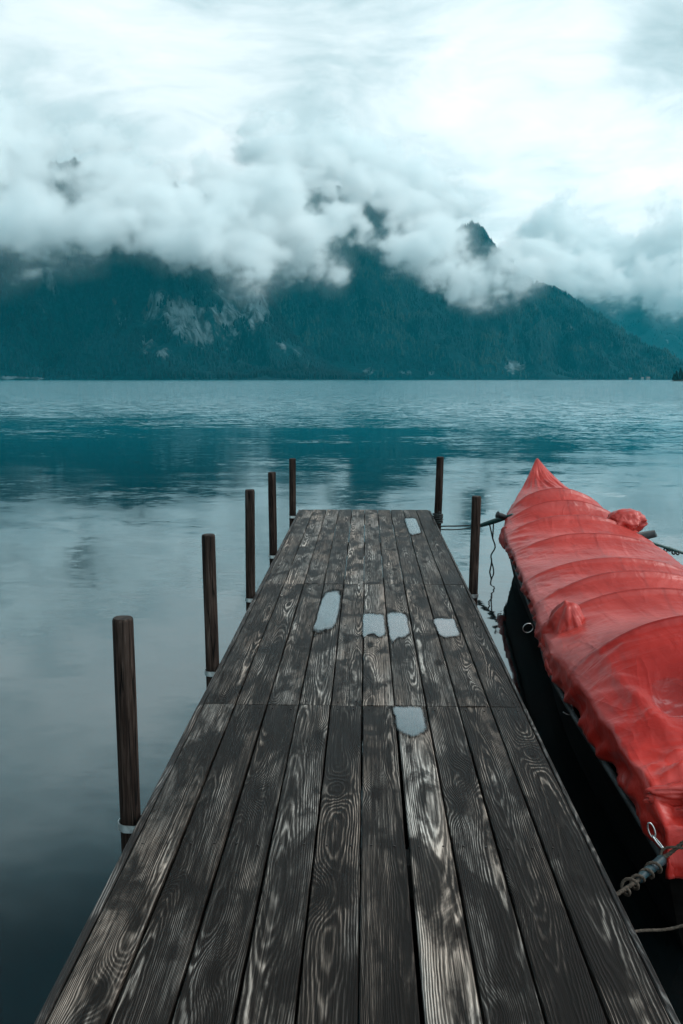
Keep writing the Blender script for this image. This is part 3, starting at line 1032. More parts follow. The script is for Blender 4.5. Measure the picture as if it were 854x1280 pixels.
puddle([(405, 745), (412, 740), (421, 739), (425.5, 743), (424.5, 756), (422, 772), (417, 784), (406, 788), (396, 790), (392, 786), (395, 776), (399, 762)], 'longest pale puddle, left of the others on the pier', 1.0)
puddle([(454, 770), (460, 767.5), (470, 768), (479, 769), (481, 780), (481, 793), (474, 797), (468, 793), (460, 794), (454, 797), (453.5, 784)], 'pale puddle mid pier, left half of a touching pair', 2.0)
puddle([(484, 769), (490, 766), (500, 766), (507.5, 769), (510, 780), (512, 791), (505, 797), (497, 798), (491, 803), (487.5, 798), (485.5, 784)], 'pale rounded puddle, right half of a touching pair mid pier', 3.0)
puddle([(542, 775), (549, 773), (559, 774), (567, 774), (570.5, 783), (574, 794), (566, 796), (556, 797.5), (549, 793), (545, 785)], 'small pale puddle close to the right edge of the pier, mid length', 4.0)
puddle([(506, 649), (512, 648), (519, 648), (523, 656), (526, 666), (521, 668), (513, 668), (509, 659)], 'small bright puddle at the far end of the pier', 5.0)
puddle([(491.5, 885), (504, 884), (518, 884), (527.5, 885.5), (530, 898), (533, 911), (526, 918), (515, 921), (504, 918), (497, 911), (494, 898)], 'nearest grey puddle, beside the cross joint on the pale board', 6.0)


# ------------------------------------------------------------------ covered boat
BO = Vector((1.85, 6.8, 0.0))
boat = empty('covered_boat', BO)
tag(boat, 'long wooden boat under a red tarpaulin, moored on the right of the pier', 'boat')
T_Y = [2.95, 3.2, 3.6, 4.3, 5.0, 5.8, 6.6, 7.8, 8.8, 9.6, 10.1, 10.5, 10.82]
T_L = [1.085, 1.075, 1.06, 1.05, 1.075, 1.17, 1.245, 1.345, 1.43, 1.575, 1.75, 1.92, 2.07]
T_R = [2.12, 2.18, 2.26, 2.36, 2.44, 2.51, 2.57, 2.66, 2.71, 2.62, 2.48, 2.30, 2.13]
T_C = [0.50, 0.57, 0.61, 0.605, 0.565, 0.54, 0.53, 0.53, 0.54, 0.60, 0.70, 0.86, 1.07]
T_Z = [0.50, 0.60, 0.74, 0.90, 0.80, 0.765, 0.705, 0.695, 0.735, 0.86, 0.83, 0.92, 1.11]
T_H = [0.37, 0.39, 0.415, 0.42, 0.42, 0.42, 0.42, 0.42, 0.42, 0.45, 0.53, 0.70, 0.98]
HOOPS = [4.25, 5.25, 5.85, 6.6, 7.7, 8.6, 9.15, 9.6]


def smooth_interp(x, xs, ys):
    # Catmull-Rom through the table so that the lines of the boat stay fair
    i = max(0, min(len(xs) - 2, int(np.searchsorted(xs, x) - 1)))
    t = (x - xs[i]) / (xs[i + 1] - xs[i])
    def slope(j):
        if j == 0:
            return (ys[1] - ys[0]) / (xs[1] - xs[0])
        if j == len(xs) - 1:
            return (ys[-1] - ys[-2]) / (xs[-1] - xs[-2])
        return (ys[j + 1] - ys[j - 1]) / (xs[j + 1] - xs[j - 1])
    h = xs[i + 1] - xs[i]
    m0, m1 = slope(i) * h, slope(i + 1) * h
    return ((2 * t ** 3 - 3 * t ** 2 + 1) * ys[i] + (t ** 3 - 2 * t ** 2 + t) * m0 + (-2 * t ** 3 + 3 * t ** 2) * ys[i + 1] + (t ** 3 - t ** 2) * m1)


def st(y):
    return [smooth_interp(y, T_Y, T) for T in (T_L, T_R, T_C, T_Z, T_H)]


def tarp_mat():
    m = new_mat('red_tarpaulin')
    k = NT(m.node_tree)
    tc = k.n('ShaderNodeTexCoord').outputs['Object']
    n = k.noise(tc, 2.3, 6, 0.62).outputs[0]
    n2 = k.noise(k.vmath('MULTIPLY', tc, (1.0, 0.5, 1.0)), 9.0, 5, 0.62).outputs[0]
    col = k.ramp(n, [(0.3, (0.31, 0.022, 0.017)), (0.55, (0.43, 0.040, 0.031)), (0.75, (0.52, 0.068, 0.056))])
    # the cloth behind the last hoop is deeper red
    near = k.smooth(k.xyz(tc)[1], -2.50, -2.56)
    col = k.mix(near, col, k.vmath('MULTIPLY', col, (0.93, 0.45, 0.38)))
    dirt = k.smooth(n2, 0.57, 0.74)
    col = k.mix(k.math('MULTIPLY', dirt, 0.35), col, (0.14, 0.018, 0.017))
    at = k.n('ShaderNodeAttribute', {'attribute_name': 'seam'}).outputs['Fac']
    col = k.mix(k.math('MULTIPLY', at, 0.55), col, (0.16, 0.008, 0.008))
    wet = k.n('ShaderNodeAttribute', {'attribute_name': 'wet'}).outputs['Fac']
    wn = k.math('ADD', wet, k.math('MULTIPLY', k.math('SUBTRACT', n2, 0.5), 0.5))
    wetf = k.smooth(wn, 0.45, 0.6)
    col = k.mix(k.math('MULTIPLY', wetf, 0.5), col, (0.22, 0.04, 0.038))
    weave = k.noise(k.vmath('MULTIPLY', tc, (1, 1, 1)), 190.0, 2, 0.5).outputs[0]
    wr = k.noise(k.vmath('MULTIPLY', tc, (1.0, 0.35, 1.0)), 7.0, 4, 0.55, 0.8).outputs[0]
    # sharp little creases where the cloth has been folded
    def sharp(vec, sc):
        nz = k.noise(vec, sc, 3, 0.5, 0.5).outputs[0]
        return k.math('POWER', k.math('SUBTRACT', 1.0, k.math('ABSOLUTE', k.math('MULTIPLY', k.math('SUBTRACT', nz, 0.5), 4.0)), clamp=True), 2.0)
    c1 = sharp(k.vmath('MULTIPLY', tc, (1.6, 0.45, 1.0)), 3.2)
    c2 = sharp(k.vmath('MULTIPLY', tc, (0.5, 1.3, 1.0)), 4.6)
    hgt = k.math('ADD', k.math('MULTIPLY', weave, 0.05), k.math('MULTIPLY', wr, 0.9))
    hgt = k.math('ADD', hgt, k.math('ADD', k.math('MULTIPLY', c1, 0.48), k.math('MULTIPLY', c2, 0.26)))
    bp = k.n('ShaderNodeBump', Height=hgt, Strength=0.5, Distance=0.016)
    b = k.n('ShaderNodeBsdfPrincipled', Base_Color=col, Roughness=k.mixf(wetf, 0.38, 0.10), Normal=bp)
    b.inputs['Specular IOR Level'].default_value = 0.32
    b.inputs['Sheen Weight'].default_value = 0.03
    b.inputs['Sheen Roughness'].default_value = 0.4
    k.put(b.inputs['Sheen Tint'], (1.0, 0.75, 0.72, 1))
    k.n('ShaderNodeOutputMaterial', Surface=b)
    return m


M_TARP = tarp_mat()


def crease(v, w):
    return math.exp(-(v / w) ** 2)


def build_tarp():
    NY, NT_, NS = 420, 72, 12
    ys = np.linspace(2.93, 10.83, NY)
    V, seam, wet = [], [], []
    ncol = NT_ + 1 + 2 * NS
    for y in ys:
        xl, xr_, zc, zr, zh = st(min(max(y, 2.95), 10.82))
        xm, hw = (xl + xr_) / 2, (xr_ - xl) / 2
        # which bay between hoops
        hs = [abs(y - h) for h in HOOPS]
        hd = min(hs)
        sag = 0.0
        for a, b in zip(HOOPS[:-1], HOOPS[1:]):
            if a <= y <= b:
                t = (y - a) / (b - a)
                sag = math.sin(math.pi * t) ** 1.2 * min(0.075, 0.045 + 0.03 * (b - a))
        lift = 0.024 * crease(hd, 0.028) + 0.012 * crease(hd, 0.13)
        if y > 9.75:
            lift = 0
        stern = max(0.0, min(1.0, (3.55 - y) / 0.5))
        bow = max(0.0, min(1.0, (y - 9.7) / 0.6))
        row = []
        sr = []
        wr = []
        # left skirt from hem up
        def skirt(side):
            pts = []
            x0 = xl if side < 0 else xr_
            for s in range(NS):
                f = s / NS
                z = zh + (zc - zh) * f
                hem = 0.022 * mnoise.noise(Vector((y * 3.0, side * 4.0, 1.0))) + 0.010 * mnoise.noise(Vector((y * 9.0, side * 4.0, 2.0)))
                z += hem * (1 - f)
                wv = 0.016 * mnoise.noise(Vector((y * 5.5, side * 9, f * 0.8))) + 0.012 * mnoise.noise(Vector((y * 13.0 + f * 2.5, side * 9 + 3, f)))
                wv += 0.014 * stern * mnoise.noise(Vector((y * 16, f * 3, side)))
                rf = mnoise.ridged_multi_fractal(Vector((y * 3.2 + f * 0.9, side * 5.0, f * 0.5)), 1.0, 2.2, 3, 1.0, 2.0) - 1.0
                bulge = 0.006 + 0.022 * f ** 0.7 + (wv + 0.040 * rf) * (0.35 + 0.9 * math.sin(math.pi * min(1, f + 0.25)))
                pts.append((x0 + side * (bulge * min(1, hw * 3)), y, z))
            return pts
        L = skirt(-1)
        R = skirt(1)
        row += L
        sr += [0] * NS
        wr += [0] * NS
        for i in range(NT_ + 1):
            v = -1 + 2 * i / NT_
            av = abs(v)
            arch = (1 - av ** 2.1) ** 0.92
            x = xm + v * (hw + 0.028 * min(1, hw * 3))
            z = zc + (zr - zc) * arch
            edge = (1 - av ** 3)
            z -= sag * (arch ** 0.6) * edge * (1 - bow)
            z += lift * edge ** 0.5 if bow == 0 else 0
            # folds: pulled from the hoops to the gunwale, and soft wrinkles between
            d1 = x * 2.2 + y * 3.4
            d2 = x * 2.2 - y * 3.4
            q = mnoise.ridged_multi_fractal(Vector((d1 * 0.9 * (1 if v < 0 else 0.35), d2 * (0.35 if v < 0 else 0.9), 3.0)), 1.0, 2.0, 3, 1.0, 2.0) - 0.9
            amp = 0.0035 + 0.011 * crease(av - 0.9, 0.3)
            z += amp * q * min(1, hw * 2.2) * (0.4 + 0.6 * min(1, hd / 0.1))
            # tension lines fanning from the tie points on the gunwale
            fan = mnoise.noise(Vector((math.atan2(1.02 - av, (y * 1.6) % 1.0 - 0.5) * 5.0, math.floor(y * 1.6), 1.0 if v < 0 else 4.0)))
            z += 0.016 * (abs(fan) - 0.25) * max(0.0, av - 0.35) * 1.5 * min(1, 6 * (1 - av)) * (1 - bow)
            z += 0.007 * mnoise.noise(Vector((x * 3.1, y * 2.3, 5.0))) * (1 - bow)
            # crumpled stern: pulled together and tied down
            if stern > 0:
                c = mnoise.ridged_multi_fractal(Vector((x * 3.4 + 1.5 * mnoise.noise(Vector((x * 2, y * 2, 0))), y * 4.5, 8.0)), 1.0, 2.1, 4, 1.0, 2.0) - 1.0
                z += 0.075 * stern * c * (0.35 + 0.65 * edge)
                z += 0.075 * crease(y - 3.13 - 0.06 * mnoise.noise(Vector((x * 4, 1, 1))), 0.075) * (0.55 + 0.9 * mnoise.noise(Vector((x * 5.5, 2.0, 3.0))))
            # soft hollow with rain water behind the last hoop, near the left gunwale
            g = math.exp(-(((x - 1.33) / 0.10) ** 2 + ((y - 3.72) / 0.20) ** 2))
            z -= 0.035 * g
            # long straight crease along that hollow
            z += 0.018 * crease(x - 1.185 - 0.12 * (3.75 - y), 0.035) * crease(y - 3.65, 0.45)
            # bow: knotted gathers on the ridge near the tip
            if bow > 0:
                z += 0.028 * bow * (mnoise.ridged_multi_fractal(Vector((v * 2.6 + y * 1.2, y * 1.3, 2.0)), 1.0, 2.0, 3, 1.0, 2.0) - 1.0) * (1 - av ** 2) * min(1, hw * 4)
            row.append((x, y, z))
            sr.append(crease(v - 0.02, 0.012) + 0.8 * crease(hd, 0.014) * (0 if bow else 1))
            wr.append(1.25 * math.exp(-(((x - 1.34) / 0.10) ** 2 + ((y - 3.68) / 0.17) ** 2)))
        row += list(reversed(R))
        sr += [0] * NS
        wr += [0] * NS
        V += row
        seam += sr
        wet += wr
    F = []
    for j in range(NY - 1):
        for i in range(ncol - 1):
            a = j * ncol + i
            F.append((a, a + 1, a + ncol + 1, a + ncol))
    # stern drop: the cloth hangs over the transom
    base = len(V)
    last = V[:ncol]
    ND = 14
    for d in range(1, ND + 1):
        f = d / ND
        for i, (x, y, z) in enumerate(last):
            wv = 0.022 * mnoise.noise(Vector((x * 7, f * 1.6, 6.0))) + 0.018 * mnoise.noise(Vector((x * 17, f * 2, 9.0)))
            zz = z * (1 - f) + f * min(z, 0.33 + 0.02 * mnoise.noise(Vector((x * 6, 0, 4))))
            V.append((x, y - 0.035 * math.sin(f * 1.57) - wv * f - 0.012 * f, zz))
            seam.append(0)
            wet.append(0)
    for d in range(ND):
        for i in range(ncol - 1):
            a = (base + (d - 1) * ncol + i) if d else i
            b = base + d * ncol + i
            F.append((a + 1, a, b, b + 1))
    o = mesh_obj('tarpaulin', [Vector(p) - BO for p in V], F, M_TARP, boat, True)
    for nm, arr in (('seam', seam), ('wet', wet)):
        at = o.data.attributes.new(nm, 'FLOAT', 'POINT')
        at.data.foreach_set('value', np.array(arr, float))
    sol = o.modifiers.new('thickness', 'SOLIDIFY')
    sol.thickness = 0.003
    sol.offset = -1
    return o


tarp = build_tarp()


def cloth_lump(name, c, size, seed, rot=(0, 0, 0), taper=0.25, folds=0.16):
    """Tarpaulin tied over an oarlock: a gathered cloth bag with deep folds."""
    bm = bmesh.new()
    bmesh.ops.create_icosphere(bm, subdivisions=5, radius=1.0)
    for v in bm.verts:
        p = v.co.copy()
        a = math.atan2(p.y, p.x)
        k = mnoise.ridged_multi_fractal(Vector((math.cos(a) * 1.5 + seed, math.sin(a) * 1.5, p.z * 0.55)), 1.0, 2.1, 4, 1.0, 2.0) - 1.0
        k2 = mnoise.noise(p * 2.3 + Vector((seed, 0, 3)))
        k3 = mnoise.ridged_multi_fractal(p * 1.6 + Vector((0, seed, 0)), 1.0, 2.0, 4, 1.0, 2.0) - 1.0
        s = 1 + folds * k + 0.12 * k2 + 0.5 * folds * k3
        t = 1 - taper * max(0, p.z) + 0.18 * max(0, -p.z)
        v.co = Vector((p.x * s * t * size[0], p.y * s * t * size[1], p.z * (1 + 0.10 * k2) * size[2]))
    bmesh.ops.rotate(bm, cent=(0, 0, 0), matrix=Matrix.Rotation(rot[2], 3, 'Z') @ Matrix.Rotation(rot[1], 3, 'Y') @ Matrix.Rotation(rot[0], 3, 'X'), verts=bm.verts[:])
    return bm_obj(name, bm, M_TARP, tarp, True, Vector(c) - BO)


cloth_lump('oarlock_cover', (1.20, 5.10, 0.585), (0.12, 0.16, 0.20), 3.3, (0.25, -0.1, 0.15), 0.32, 0.24)
cloth_lump('tarpaulin_fold', (1.12, 4.86, 0.47), (0.075, 0.22, 0.11), 7.9, (0, 0.2, 0.0), 0.2, 0.26)
cloth_lump('tarpaulin_fold', (1.50, 3.07, 0.565), (0.40, 0.085, 0.065), 12.3, (0, 0.0, 0.05), 0.0, 0.34)
cloth_lump('tarpaulin_fold', (1.21, 3.16, 0.525), (0.11, 0.10, 0.075), 15.1, (0, 0.3, 0.4), 0.0, 0.34)
cloth_lump('oarlock_cover', (2.575, 8.72, 0.665), (0.19, 0.16, 0.13), 5.1, (0, -0.15, 0.3), 0.10, 0.28)
cloth_lump('tarpaulin_fold', (1.435, 8.95, 0.46), (0.035, 0.13, 0.12), 9.4, (0, 0, 0.2), 0.2, 0.3)


def build_hull():
    ys = np.linspace(2.97, 10.80, 90)
    V, F = [], []
    prof = [(1.0, 0.0), (0.985, 0.25), (0.95, 0.55), (0.88, 0.85), (0.70, 1.0)]
    n = len(prof) * 2
    for y in ys:
        xl, xr_, zc, zr, zh = st(y)
        xm, hw = (xl + xr_) / 2, (xr_ - xl) / 2
        zt = zh + 0.01
        bow = max(0, (y - 9.3) / 1.5)
        zb = -0.16 + bow ** 2 * 0.55
        for (fx, fz) in prof:
            V.append((xm - hw * fx * (1 - 0.12 * fz), y, zt + (zb - zt) * fz))
        for (fx, fz) in reversed(prof):
            V.append((xm + hw * fx * (1 - 0.12 * fz), y, zt + (zb - zt) * fz))
    for j in range(len(ys) - 1):
        for i in range(n - 1):
            a = j * n + i
            F.append((a, a + n, a + n + 1, a + 1))
    F.append(tuple(range(n)))
    F.append(tuple(reversed(range((len(ys) - 1) * n, len(ys) * n))))
    o = mesh_obj('hull', [Vector(p) - BO for p in V], F, M_HULL, boat, False)
    return o


hull = build_hull()


def tube(bm, pts, r, seg=10, twist=0.0, strands=3, depth=0.2, res=8, closed=False, rfun=None):
    """Smooth tube through points; with twist it is laid like a rope of three strands."""
    P = [Vector(p) for p in pts]
    n = len(P)
    out = []
    rng_ = range(n if closed else n - 1)
    for i in rng_:
        p0 = P[i - 1] if (i > 0 or closed) else P[0]
        p1, p2 = P[i], P[(i + 1) % n]
        p3 = P[(i + 2) % n] if (i + 2 < n or closed) else P[-1]
        for t in np.linspace(0, 1, res, endpoint=False):
            out.append(0.5 * ((2 * p1) + (-p0 + p2) * t + (2 * p0 - 5 * p1 + 4 * p2 - p3) * t * t + (-p0 + 3 * p1 - 3 * p2 + p3) * t ** 3))
    if not closed:
        out.append(P[-1])
    N = len(out)
    up = Vector((0.13, 0.21, 1)).normalized()
    prev = None
    first = None
    s = 0.0
    nrm = None
    for i, p in enumerate(out):
        a = out[i - 1] if (i > 0 or closed) else out[0]
        b = out[(i + 1) % N] if (i + 1 < N or closed) else out[-1]
        t = (b - a).normalized()
        if nrm is None:
            nrm = t.orthogonal().normalized()
        nrm = (nrm - t * nrm.dot(t)).normalized()
        bi = t.cross(nrm)
        if i:
            s += (p - out[i - 1]).length
        ring = []
        rr0 = r * (rfun(i / max(1, N - 1)) if rfun else 1)
        for kx in range(seg):
            th = 2 * math.pi * kx / seg
            rr = rr0 * (1 - depth + depth * abs(math.cos(strands * 0.5 * (th - twist * s)))) if twist else rr0
            ring.append(bm.verts.new(p + (nrm * math.cos(th) + bi * math.sin(th)) * rr))
        if prev:
            for kx in range(seg):
                bm.faces.new((prev[kx], prev[(kx + 1) % seg], ring[(kx + 1) % seg], ring[kx]))
        else:
            first = ring
        prev = ring
    if closed:
        for kx in range(seg):
            bm.faces.new((prev[kx], prev[(kx + 1) % seg], first[(kx + 1) % seg], first[kx]))
    else:
        bm.faces.new(first)
        bm.faces.new(prev)


# gunwale rails
for side in (0, 1):
    bm = bmesh.new()
    pts = []
    for y in np.linspace(2.96, 10.6, 40):
        a = st(y)
        pts.append(Vector((a[side] + (-0.006 if side == 0 else 0.006), y, a[4] - 0.012)) - BO)
    tube(bm, pts, 0.015, 8, res=3)
    bm_obj('gunwale', bm, M_RAIL, boat, True)
# grey rubber pads where the mooring lines leave the cover
for (c, rz, sz) in (((1.50, 9.40, 0.60), 0.3, (0.10, 0.035, 0.032)), ((2.72, 8.47, 0.575), -0.5, (0.085, 0.035, 0.045))):
    bm = bmesh.new()
    bmesh.ops.create_cone(bm, cap_ends=True, segments=16, radius1=1, radius2=0.8, depth=2.0)
    for v in bm.verts:
        v.co = Vector((v.co.z * sz[0], v.co.x * sz[1], v.co.y * sz[2]))
    bmesh.ops.bevel(bm, geom=[e for e in bm.edges if e.is_boundary or e.calc_face_angle(0) > 0.8], offset=0.006, segments=2, affect='EDGES')
    bmesh.ops.rotate(bm, cent=(0, 0, 0), matrix=Matrix.Rotation(rz, 3, 'Z') @ Matrix.Rotation(0.35 if c[0] < 2 else -0.3, 3, 'Y'), verts=bm.verts[:])
    bm_obj('rope_pad', bm, M_RUBBER, boat, True, Vector(c) - BO)
# ring and lashing hook on the near side of the hull
bm = bmesh.new()
rc = at_y(660, 785, 5.50)
tube(bm, [(rc - BO) + Vector((0.034 * math.cos(a), 0.012 * math.cos(a), 0.030 * math.sin(a))) for a in np.linspace(0, 2 * math.pi, 12, endpoint=False)], 0.0024, 8, closed=True, res=4)
bm_obj('mooring_ring', bm, M_STEEL, hull, True)
bm = bmesh.new()
hk = at_z(715, 893, 0.40)
tube(bm, [(hk - BO) + Vector(d) for d in ((-0.045, 0.0, 0.012), (-0.02, -0.004, 0.0), (0.0, 0.0, 0.004), (0.004, 0.0, 0.03), (-0.004, 0.0, 0.05))], 0.0035, 8)
bm_obj('lashing_hook', bm, M_STEEL, hull, True)
# shackle chain at the stern corner: three long open links
ps = [at_y(812, 1030, 2.93), at_y(817, 1046, 2.92), at_y(829, 1061, 2.90)]
bm = bmesh.new()
for i in range(2):
    a, b = ps[i] - BO, ps[i + 1] - BO
    ax = (b - a)
    L = ax.length / 2 + 0.004
    ax.normalize()
    sdv = ax.cross(Vector((0.3, 1, 0.2))).normalized() if i == 0 else ax.cross(Vector((1, -0.4, 0.5))).normalized()
    mid = (a + b) / 2
    tube(bm, [mid + ax * L * math.cos(t) + sdv * 0.0105 * math.sin(t) for t in np.linspace(0, 2 * math.pi, 14, endpoint=False)], 0.0032, 8, closed=True, res=3)
bm_obj('stern_shackle', bm, M_STEEL, hull, True)

# ------------------------------------------------------------------ ropes
def rope_obj(name, paths, mat, label, cat='rope', r=0.008, twist=0.0, group=None):
    c = Vector(paths[0][0][0]) if isinstance(paths[0][0], (list, tuple)) and not isinstance(paths[0][0][0], (int, float)) else Vector(paths[0][0])
    bm = bmesh.new()
    for p in paths:
        tube(bm, [Vector(q) - c for q in p], r, 12, twist, res=14 if twist else 8)
    o = bm_obj(name, bm, mat, None, True, c)
    return tag(o, label, cat, group)


# line from the far right post to the bow: doubled as far as the middle post, then a dark tapered strap
rope = empty('mooring_rope', (q6.x, q6.y, 0.45))
RO = Vector(rope.location)
tag(rope, 'dark doubled rope from the far right post to the bow of the red boat', 'rope')
e1 = at_y(602, 656.5, 9.75)
e2 = at_y(632, 647, 9.42)
bm = bmesh.new()
a0 = at_y(546, 658, 9.96)
a1 = at_y(546, 662, 9.93)
tube(bm, [p - RO for p in (a0, at_y(570, 657.5, 9.88), at_y(588, 657, 9.8), e1)], 0.008, 10, 60.0, res=14)
tube(bm, [p - RO for p in (a1, at_y(570, 662, 9.86), at_y(586, 660, 9.80), e1)], 0.007, 10, 60.0, res=14)
for i in range(5):
    z = 0.45 + i * 0.022
    R = 0.052
    tube(bm, [Vector((q6.x + R * math.cos(t) - 0.001, q6.y + R * math.sin(t), z + 0.006 * math.sin(t + i))) - RO for t in np.linspace(0, 2 * math.pi, 14, endpoint=False)], 0.011, 10, 60.0, closed=True, res=5)
tube(bm, [p - RO for p in (Vector((q6.x + 0.05, q6.y - 0.02, 0.53)), at_y(549, 640, 9.95), at_y(549, 650, 9.95), a0, a1)], 0.008, 10, 60.0)
bm_obj('line', bm, M_DROPE, rope, True)
bm = bmesh.new()
tube(bm, [p - RO for p in (e1 + (e1 - e2) * 0.05, e1 * 0.7 + e2 * 0.3, e1 * 0.4 + e2 * 0.6, e2, e2 + (e2 - e1) * 0.3)], 0.028, 12, rfun=lambda t: 0.75 + 0.5 * math.sin(3.0 * min(1, t * 1.2)) * 0.5)
bm_obj('strap', bm, M_TEAL, rope, True)
bm = bmesh.new()
hang = [at_y(612, 655, 9.62), at_y(614, 664, 9.6), at_y(616, 673, 9.58), at_y(619, 684, 9.56), at_y(614, 694, 9.5), at_y(614.5, 703, 9.45), Vector((at_z(611, 716, 0.0).x, at_z(611, 716, 0).y, -0.05))]
tube(bm, [p - RO for p in hang], 0.0085, 8, 70.0, res=12)
tube(bm, [p - RO for p in (at_y(617, 654, 9.58), at_y(616.5, 664, 9.58), at_y(616, 674, 9.58))], 0.008, 8, 70.0, res=12)
tube(bm, [p - RO for p in (at_y(614.5, 702, 9.45), at_y(617, 712, 9.4), at_z(617, 722, -0.04))], 0.008, 8, 70.0, res=12)
bm_obj('hanging_tail', bm, M_DROPE, rope, True)

# line on the far side of the boat
rope2 = empty('mooring_rope', (2.8, 8.4, 0.5))
R2 = Vector(rope2.location)
tag(rope2, 'dark knotted rope leading away to the right from the far side of the red boat', 'rope')
bm = bmesh.new()
far = at_y(930, 716, 8.6)
b0 = at_y(806, 676, 8.42)
tube(bm, [p - R2 for p in (b0, at_y(822, 681, 8.44), at_y(838, 686, 8.46), at_y(856, 692, 8.5), far)], 0.015, 12, 55.0, res=14)
bm_obj('line', bm, M_TEAL, rope2, True)
bm = bmesh.new()
for (px, py) in ((832, 687.5), (837, 686.5), (842, 690.5), (847, 691)):
    c0 = at_y(px, py, 8.47) - R2
    tube(bm, [c0 + Vector((0.014 * math.cos(t), 0.01 * math.sin(t * 1.0), 0.016 * math.sin(t))) for t in np.linspace(0, 6.28, 8, endpoint=False)], 0.008, 8, closed=True, res=3)
bm_obj('knot', bm, M_DROPE, rope2, True)

# stern line with a blue sleeve
rope3 = empty('stern_rope', (1.0, 2.8, 0.4))
R3 = Vector(rope3.location)
tag(rope3, 'frayed brown rope with blue plastic sleeve between pier edge and red boat', 'rope')
p_ = lambda x, y, Y: at_y(x, y, Y) - R3
bm = bmesh.new()
core = [p_(768, 1120, 2.58), p_(782, 1111, 2.62), p_(797, 1101, 2.68), p_(812, 1088, 2.76), p_(826, 1074, 2.84), p_(836, 1068, 2.86), p_(848, 1058, 2.86), p_(866, 1044, 2.84), p_(900, 1020, 2.8)]
tube(bm, core, 0.0075, 12, 130.0, depth=0.3, res=20)
tube(bm, [p_(825, 1077, 2.84), p_(826, 1068, 2.86), p_(830, 1061, 2.87), p_(840, 1059, 2.86), p_(852, 1060, 2.85), p_(880, 1062, 2.84)], 0.005, 10, 160.0, res=18)
bm_obj('line', bm, M_ROPE, rope3, True)
bm = bmesh.new()
# turns of rope laid round the sleeve
axis0, axis1 = p_(779, 1113, 2.60), p_(821, 1083, 2.79)
ax = (axis1 - axis0)
Lx = ax.length
ax.normalize()
n1_ = ax.orthogonal().normalized()
n2_ = ax.cross(n1_)
tube(bm, [axis0 + ax * Lx * t + (n1_ * math.cos(t * 27) + n2_ * math.sin(t * 27)) * (0.017 + 0.004 * math.sin(t * 9)) for t in np.linspace(0, 1, 60)], 0.0055, 10, 160.0, res=8)
bm_obj('whipping', bm, M_ROPE, rope3, True)
bm = bmesh.new()
tube(bm, [p_(799, 1099, 2.69), p_(806, 1092, 2.73), p_(815, 1085, 2.78), p_(827, 1075, 2.84)], 0.0165, 14, res=8, rfun=lambda t: 0.75 + 0.3 * t)
bm_obj('sleeve', bm, M_SLEEVE, rope3, True)
rope_obj('thin_cord', [[at_y(790, 1165, 2.36), at_y(805, 1163, 2.37), at_y(830, 1162, 2.38), at_y(854, 1157, 2.38), at_y(910, 1140, 2.36)]], M_ROPE,
         'thin brown cord crossing the dark water in the lower right corner', 'cord', 0.0045, 150.0)


# ------------------------------------------------------------------ far shore: houses, headland
M_HWALL = plain_mat('pale_render', (0.20, 0.22, 0.22), 0.9, 0, 0.15, 0.5)
M_HROOF = plain_mat('grey_brown_roof', (0.12, 0.10, 0.09), 0.9, 0, 0.2, 0.5)


def far_house(px, w, d, h, rh, label, Y=2960.0):
    p = at_y(px, 474, Y)
    root = empty('house', (p.x, Y, 1.0))
    tag(root, label, 'house', 'houses on the far shore')
    bm = bmesh.new()
    box(bm, -w / 2, w / 2, -d / 2, d / 2, -3, h)
    bm_obj('wall', bm, M_HWALL, root)
    bm = bmesh.new()
    a = [bm.verts.new(v) for v in ((-w / 2 - .6, -d / 2 - .6, h + .05), (w / 2 + .6, -d / 2 - .6, h + .05), (w / 2 + .6, d / 2 + .6, h + .05), (-w / 2 - .6, d / 2 + .6, h + .05), (-w / 2 - .6, 0, h + rh), (w / 2 + .6, 0, h + rh))]
    for f in ((0, 1, 5, 4), (2, 3, 4, 5), (0, 4, 3), (1, 2, 5), (3, 2, 1, 0)):
        bm.faces.new([a[i] for i in f])
    bm_obj('roof', bm, M_HROOF, root)


far_house(788, 9, 8, 3, 3, 'tiny pale house on the far shore at right, leftmost of three')
far_house(803, 7, 8, 5, 3, 'tiny narrow pale house on the far shore at right, middle of three')
far_house(810, 11, 8, 5, 4, 'tiny pale house on the far shore at right, nearest to the wooded headland')


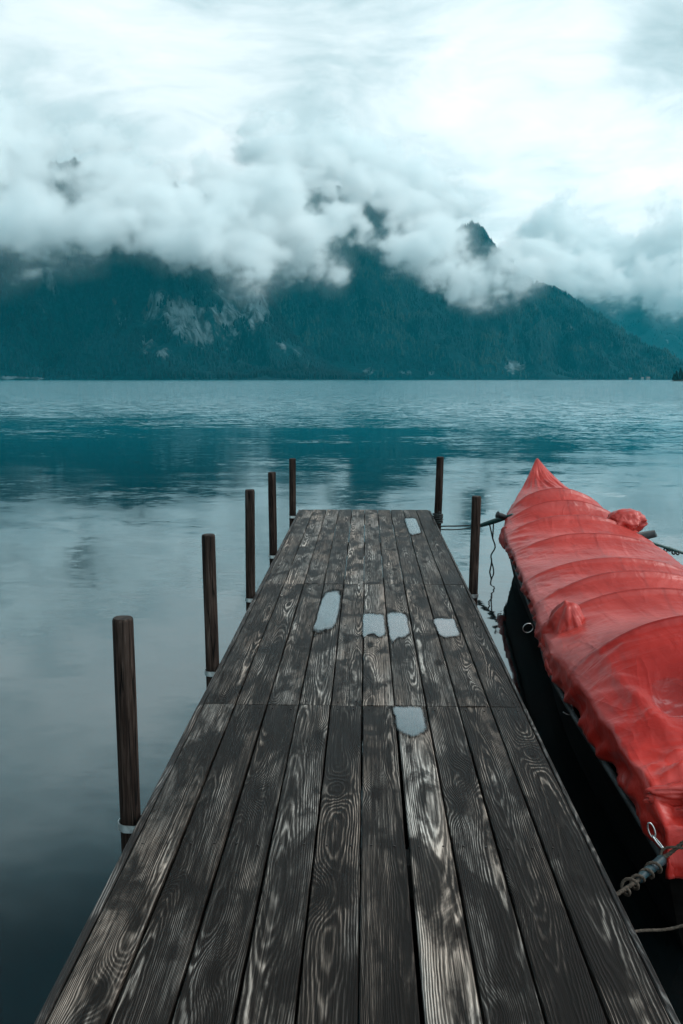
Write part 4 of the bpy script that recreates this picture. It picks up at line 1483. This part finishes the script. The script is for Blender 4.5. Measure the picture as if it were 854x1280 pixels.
def build_headland():
    Y = 900.0
    c = at_y(853, 474, Y)
    V, F = [], []
    nx, ny = 30, 12
    for j in range(ny):
        for i in range(nx):
            a, b = i / (nx - 1) * 2 - 1, j / (ny - 1) * 2 - 1
            x = 3 + a * 14
            h = 2.4 * max(0, 1 - a ** 2) * max(0, 1 - b ** 2) + 0.5 * mnoise.noise(Vector((a * 4, b * 4, 0))) - 0.25
            V.append((x, b * 8, h))
    for j in range(ny - 1):
        for i in range(nx - 1):
            q = j * nx + i
            F.append((q, q + 1, q + nx + 1, q + nx))
    o = mesh_obj('headland', V, F, plain_mat('headland_earth', (0.02, 0.03, 0.025), 0.95, 0, 0.4, 0.4), None, True, (c.x, Y, 0))
    tag(o, 'small dark headland at the right edge of the lake', 'headland', kind='structure')
    mt = plain_mat('dark_needles', (0.008, 0.022, 0.020), 0.9, 0, 0.5, 0.8, 0.1)
    tk = plain_mat('dark_bark', (0.02, 0.016, 0.014), 0.9)
    r = random.Random(4)
    for i, (dx, dy, h) in enumerate(((-8.5, 0, 6.5), (-5.5, 1.5, 9.5), (-2.5, -1, 12.5), (1.5, 1, 11), (5, -1.5, 13.5), (9, 1, 10))):
        t = empty('conifer_tree', (c.x + dx, Y + dy, 0.8))
        tag(t, 'dark conifer in the clump on the small headland at the right edge', 'tree', 'conifers on the headland')
        bm = bmesh.new()
        cyl_rings(bm, [(0, 0, -1.5, .25), (0, 0, h * .5, .16), (0, 0, h * .95, .03)], 8)
        bm_obj('trunk', bm, tk, t, True)
        bm = bmesh.new()
        for n in range(420):
            f = r.random() ** 0.8
            rad = (1 - f) * h * 0.26 * (0.55 + 0.6 * r.random()) + 0.15
            a = r.random() * 6.283
            p = Vector((math.cos(a) * rad, math.sin(a) * rad, h * (0.02 + 0.97 * f)))
            sz = 0.35 + 0.5 * r.random()
            M3 = Matrix.Rotation(a, 3, 'Z') @ Matrix.Rotation(0.5 + r.random() * 0.6, 3, 'Y')
            q = [bm.verts.new(p + M3 @ Vector(vv) * sz) for vv in ((-1, -.5, 0), (1.1, 0, 0), (-.4, .6, .1), (-.2, 0, .5))]
            bm.faces.new((q[0], q[1], q[3]))
            bm.faces.new((q[1], q[2], q[3]))
            bm.faces.new((q[2], q[0], q[3]))
        bm_obj('crown', bm, mt, t)


build_headland()

# ------------------------------------------------------------------ render settings
scene.render.engine = 'CYCLES'
c = scene.cycles
c.use_denoising = True
c.max_bounces = 14
c.diffuse_bounces = 3
c.glossy_bounces = 4
c.transmission_bounces = 6
c.volume_bounces = 9
c.transparent_max_bounces = 8
c.volume_step_rate = 1.0
c.volume_max_steps = 512
c.caustics_reflective = False
c.caustics_refractive = False
scene.view_settings.view_transform = 'Standard'
scene.view_settings.look = 'None'
scene.view_settings.exposure = 0.62
scene.view_settings.gamma = 1.0
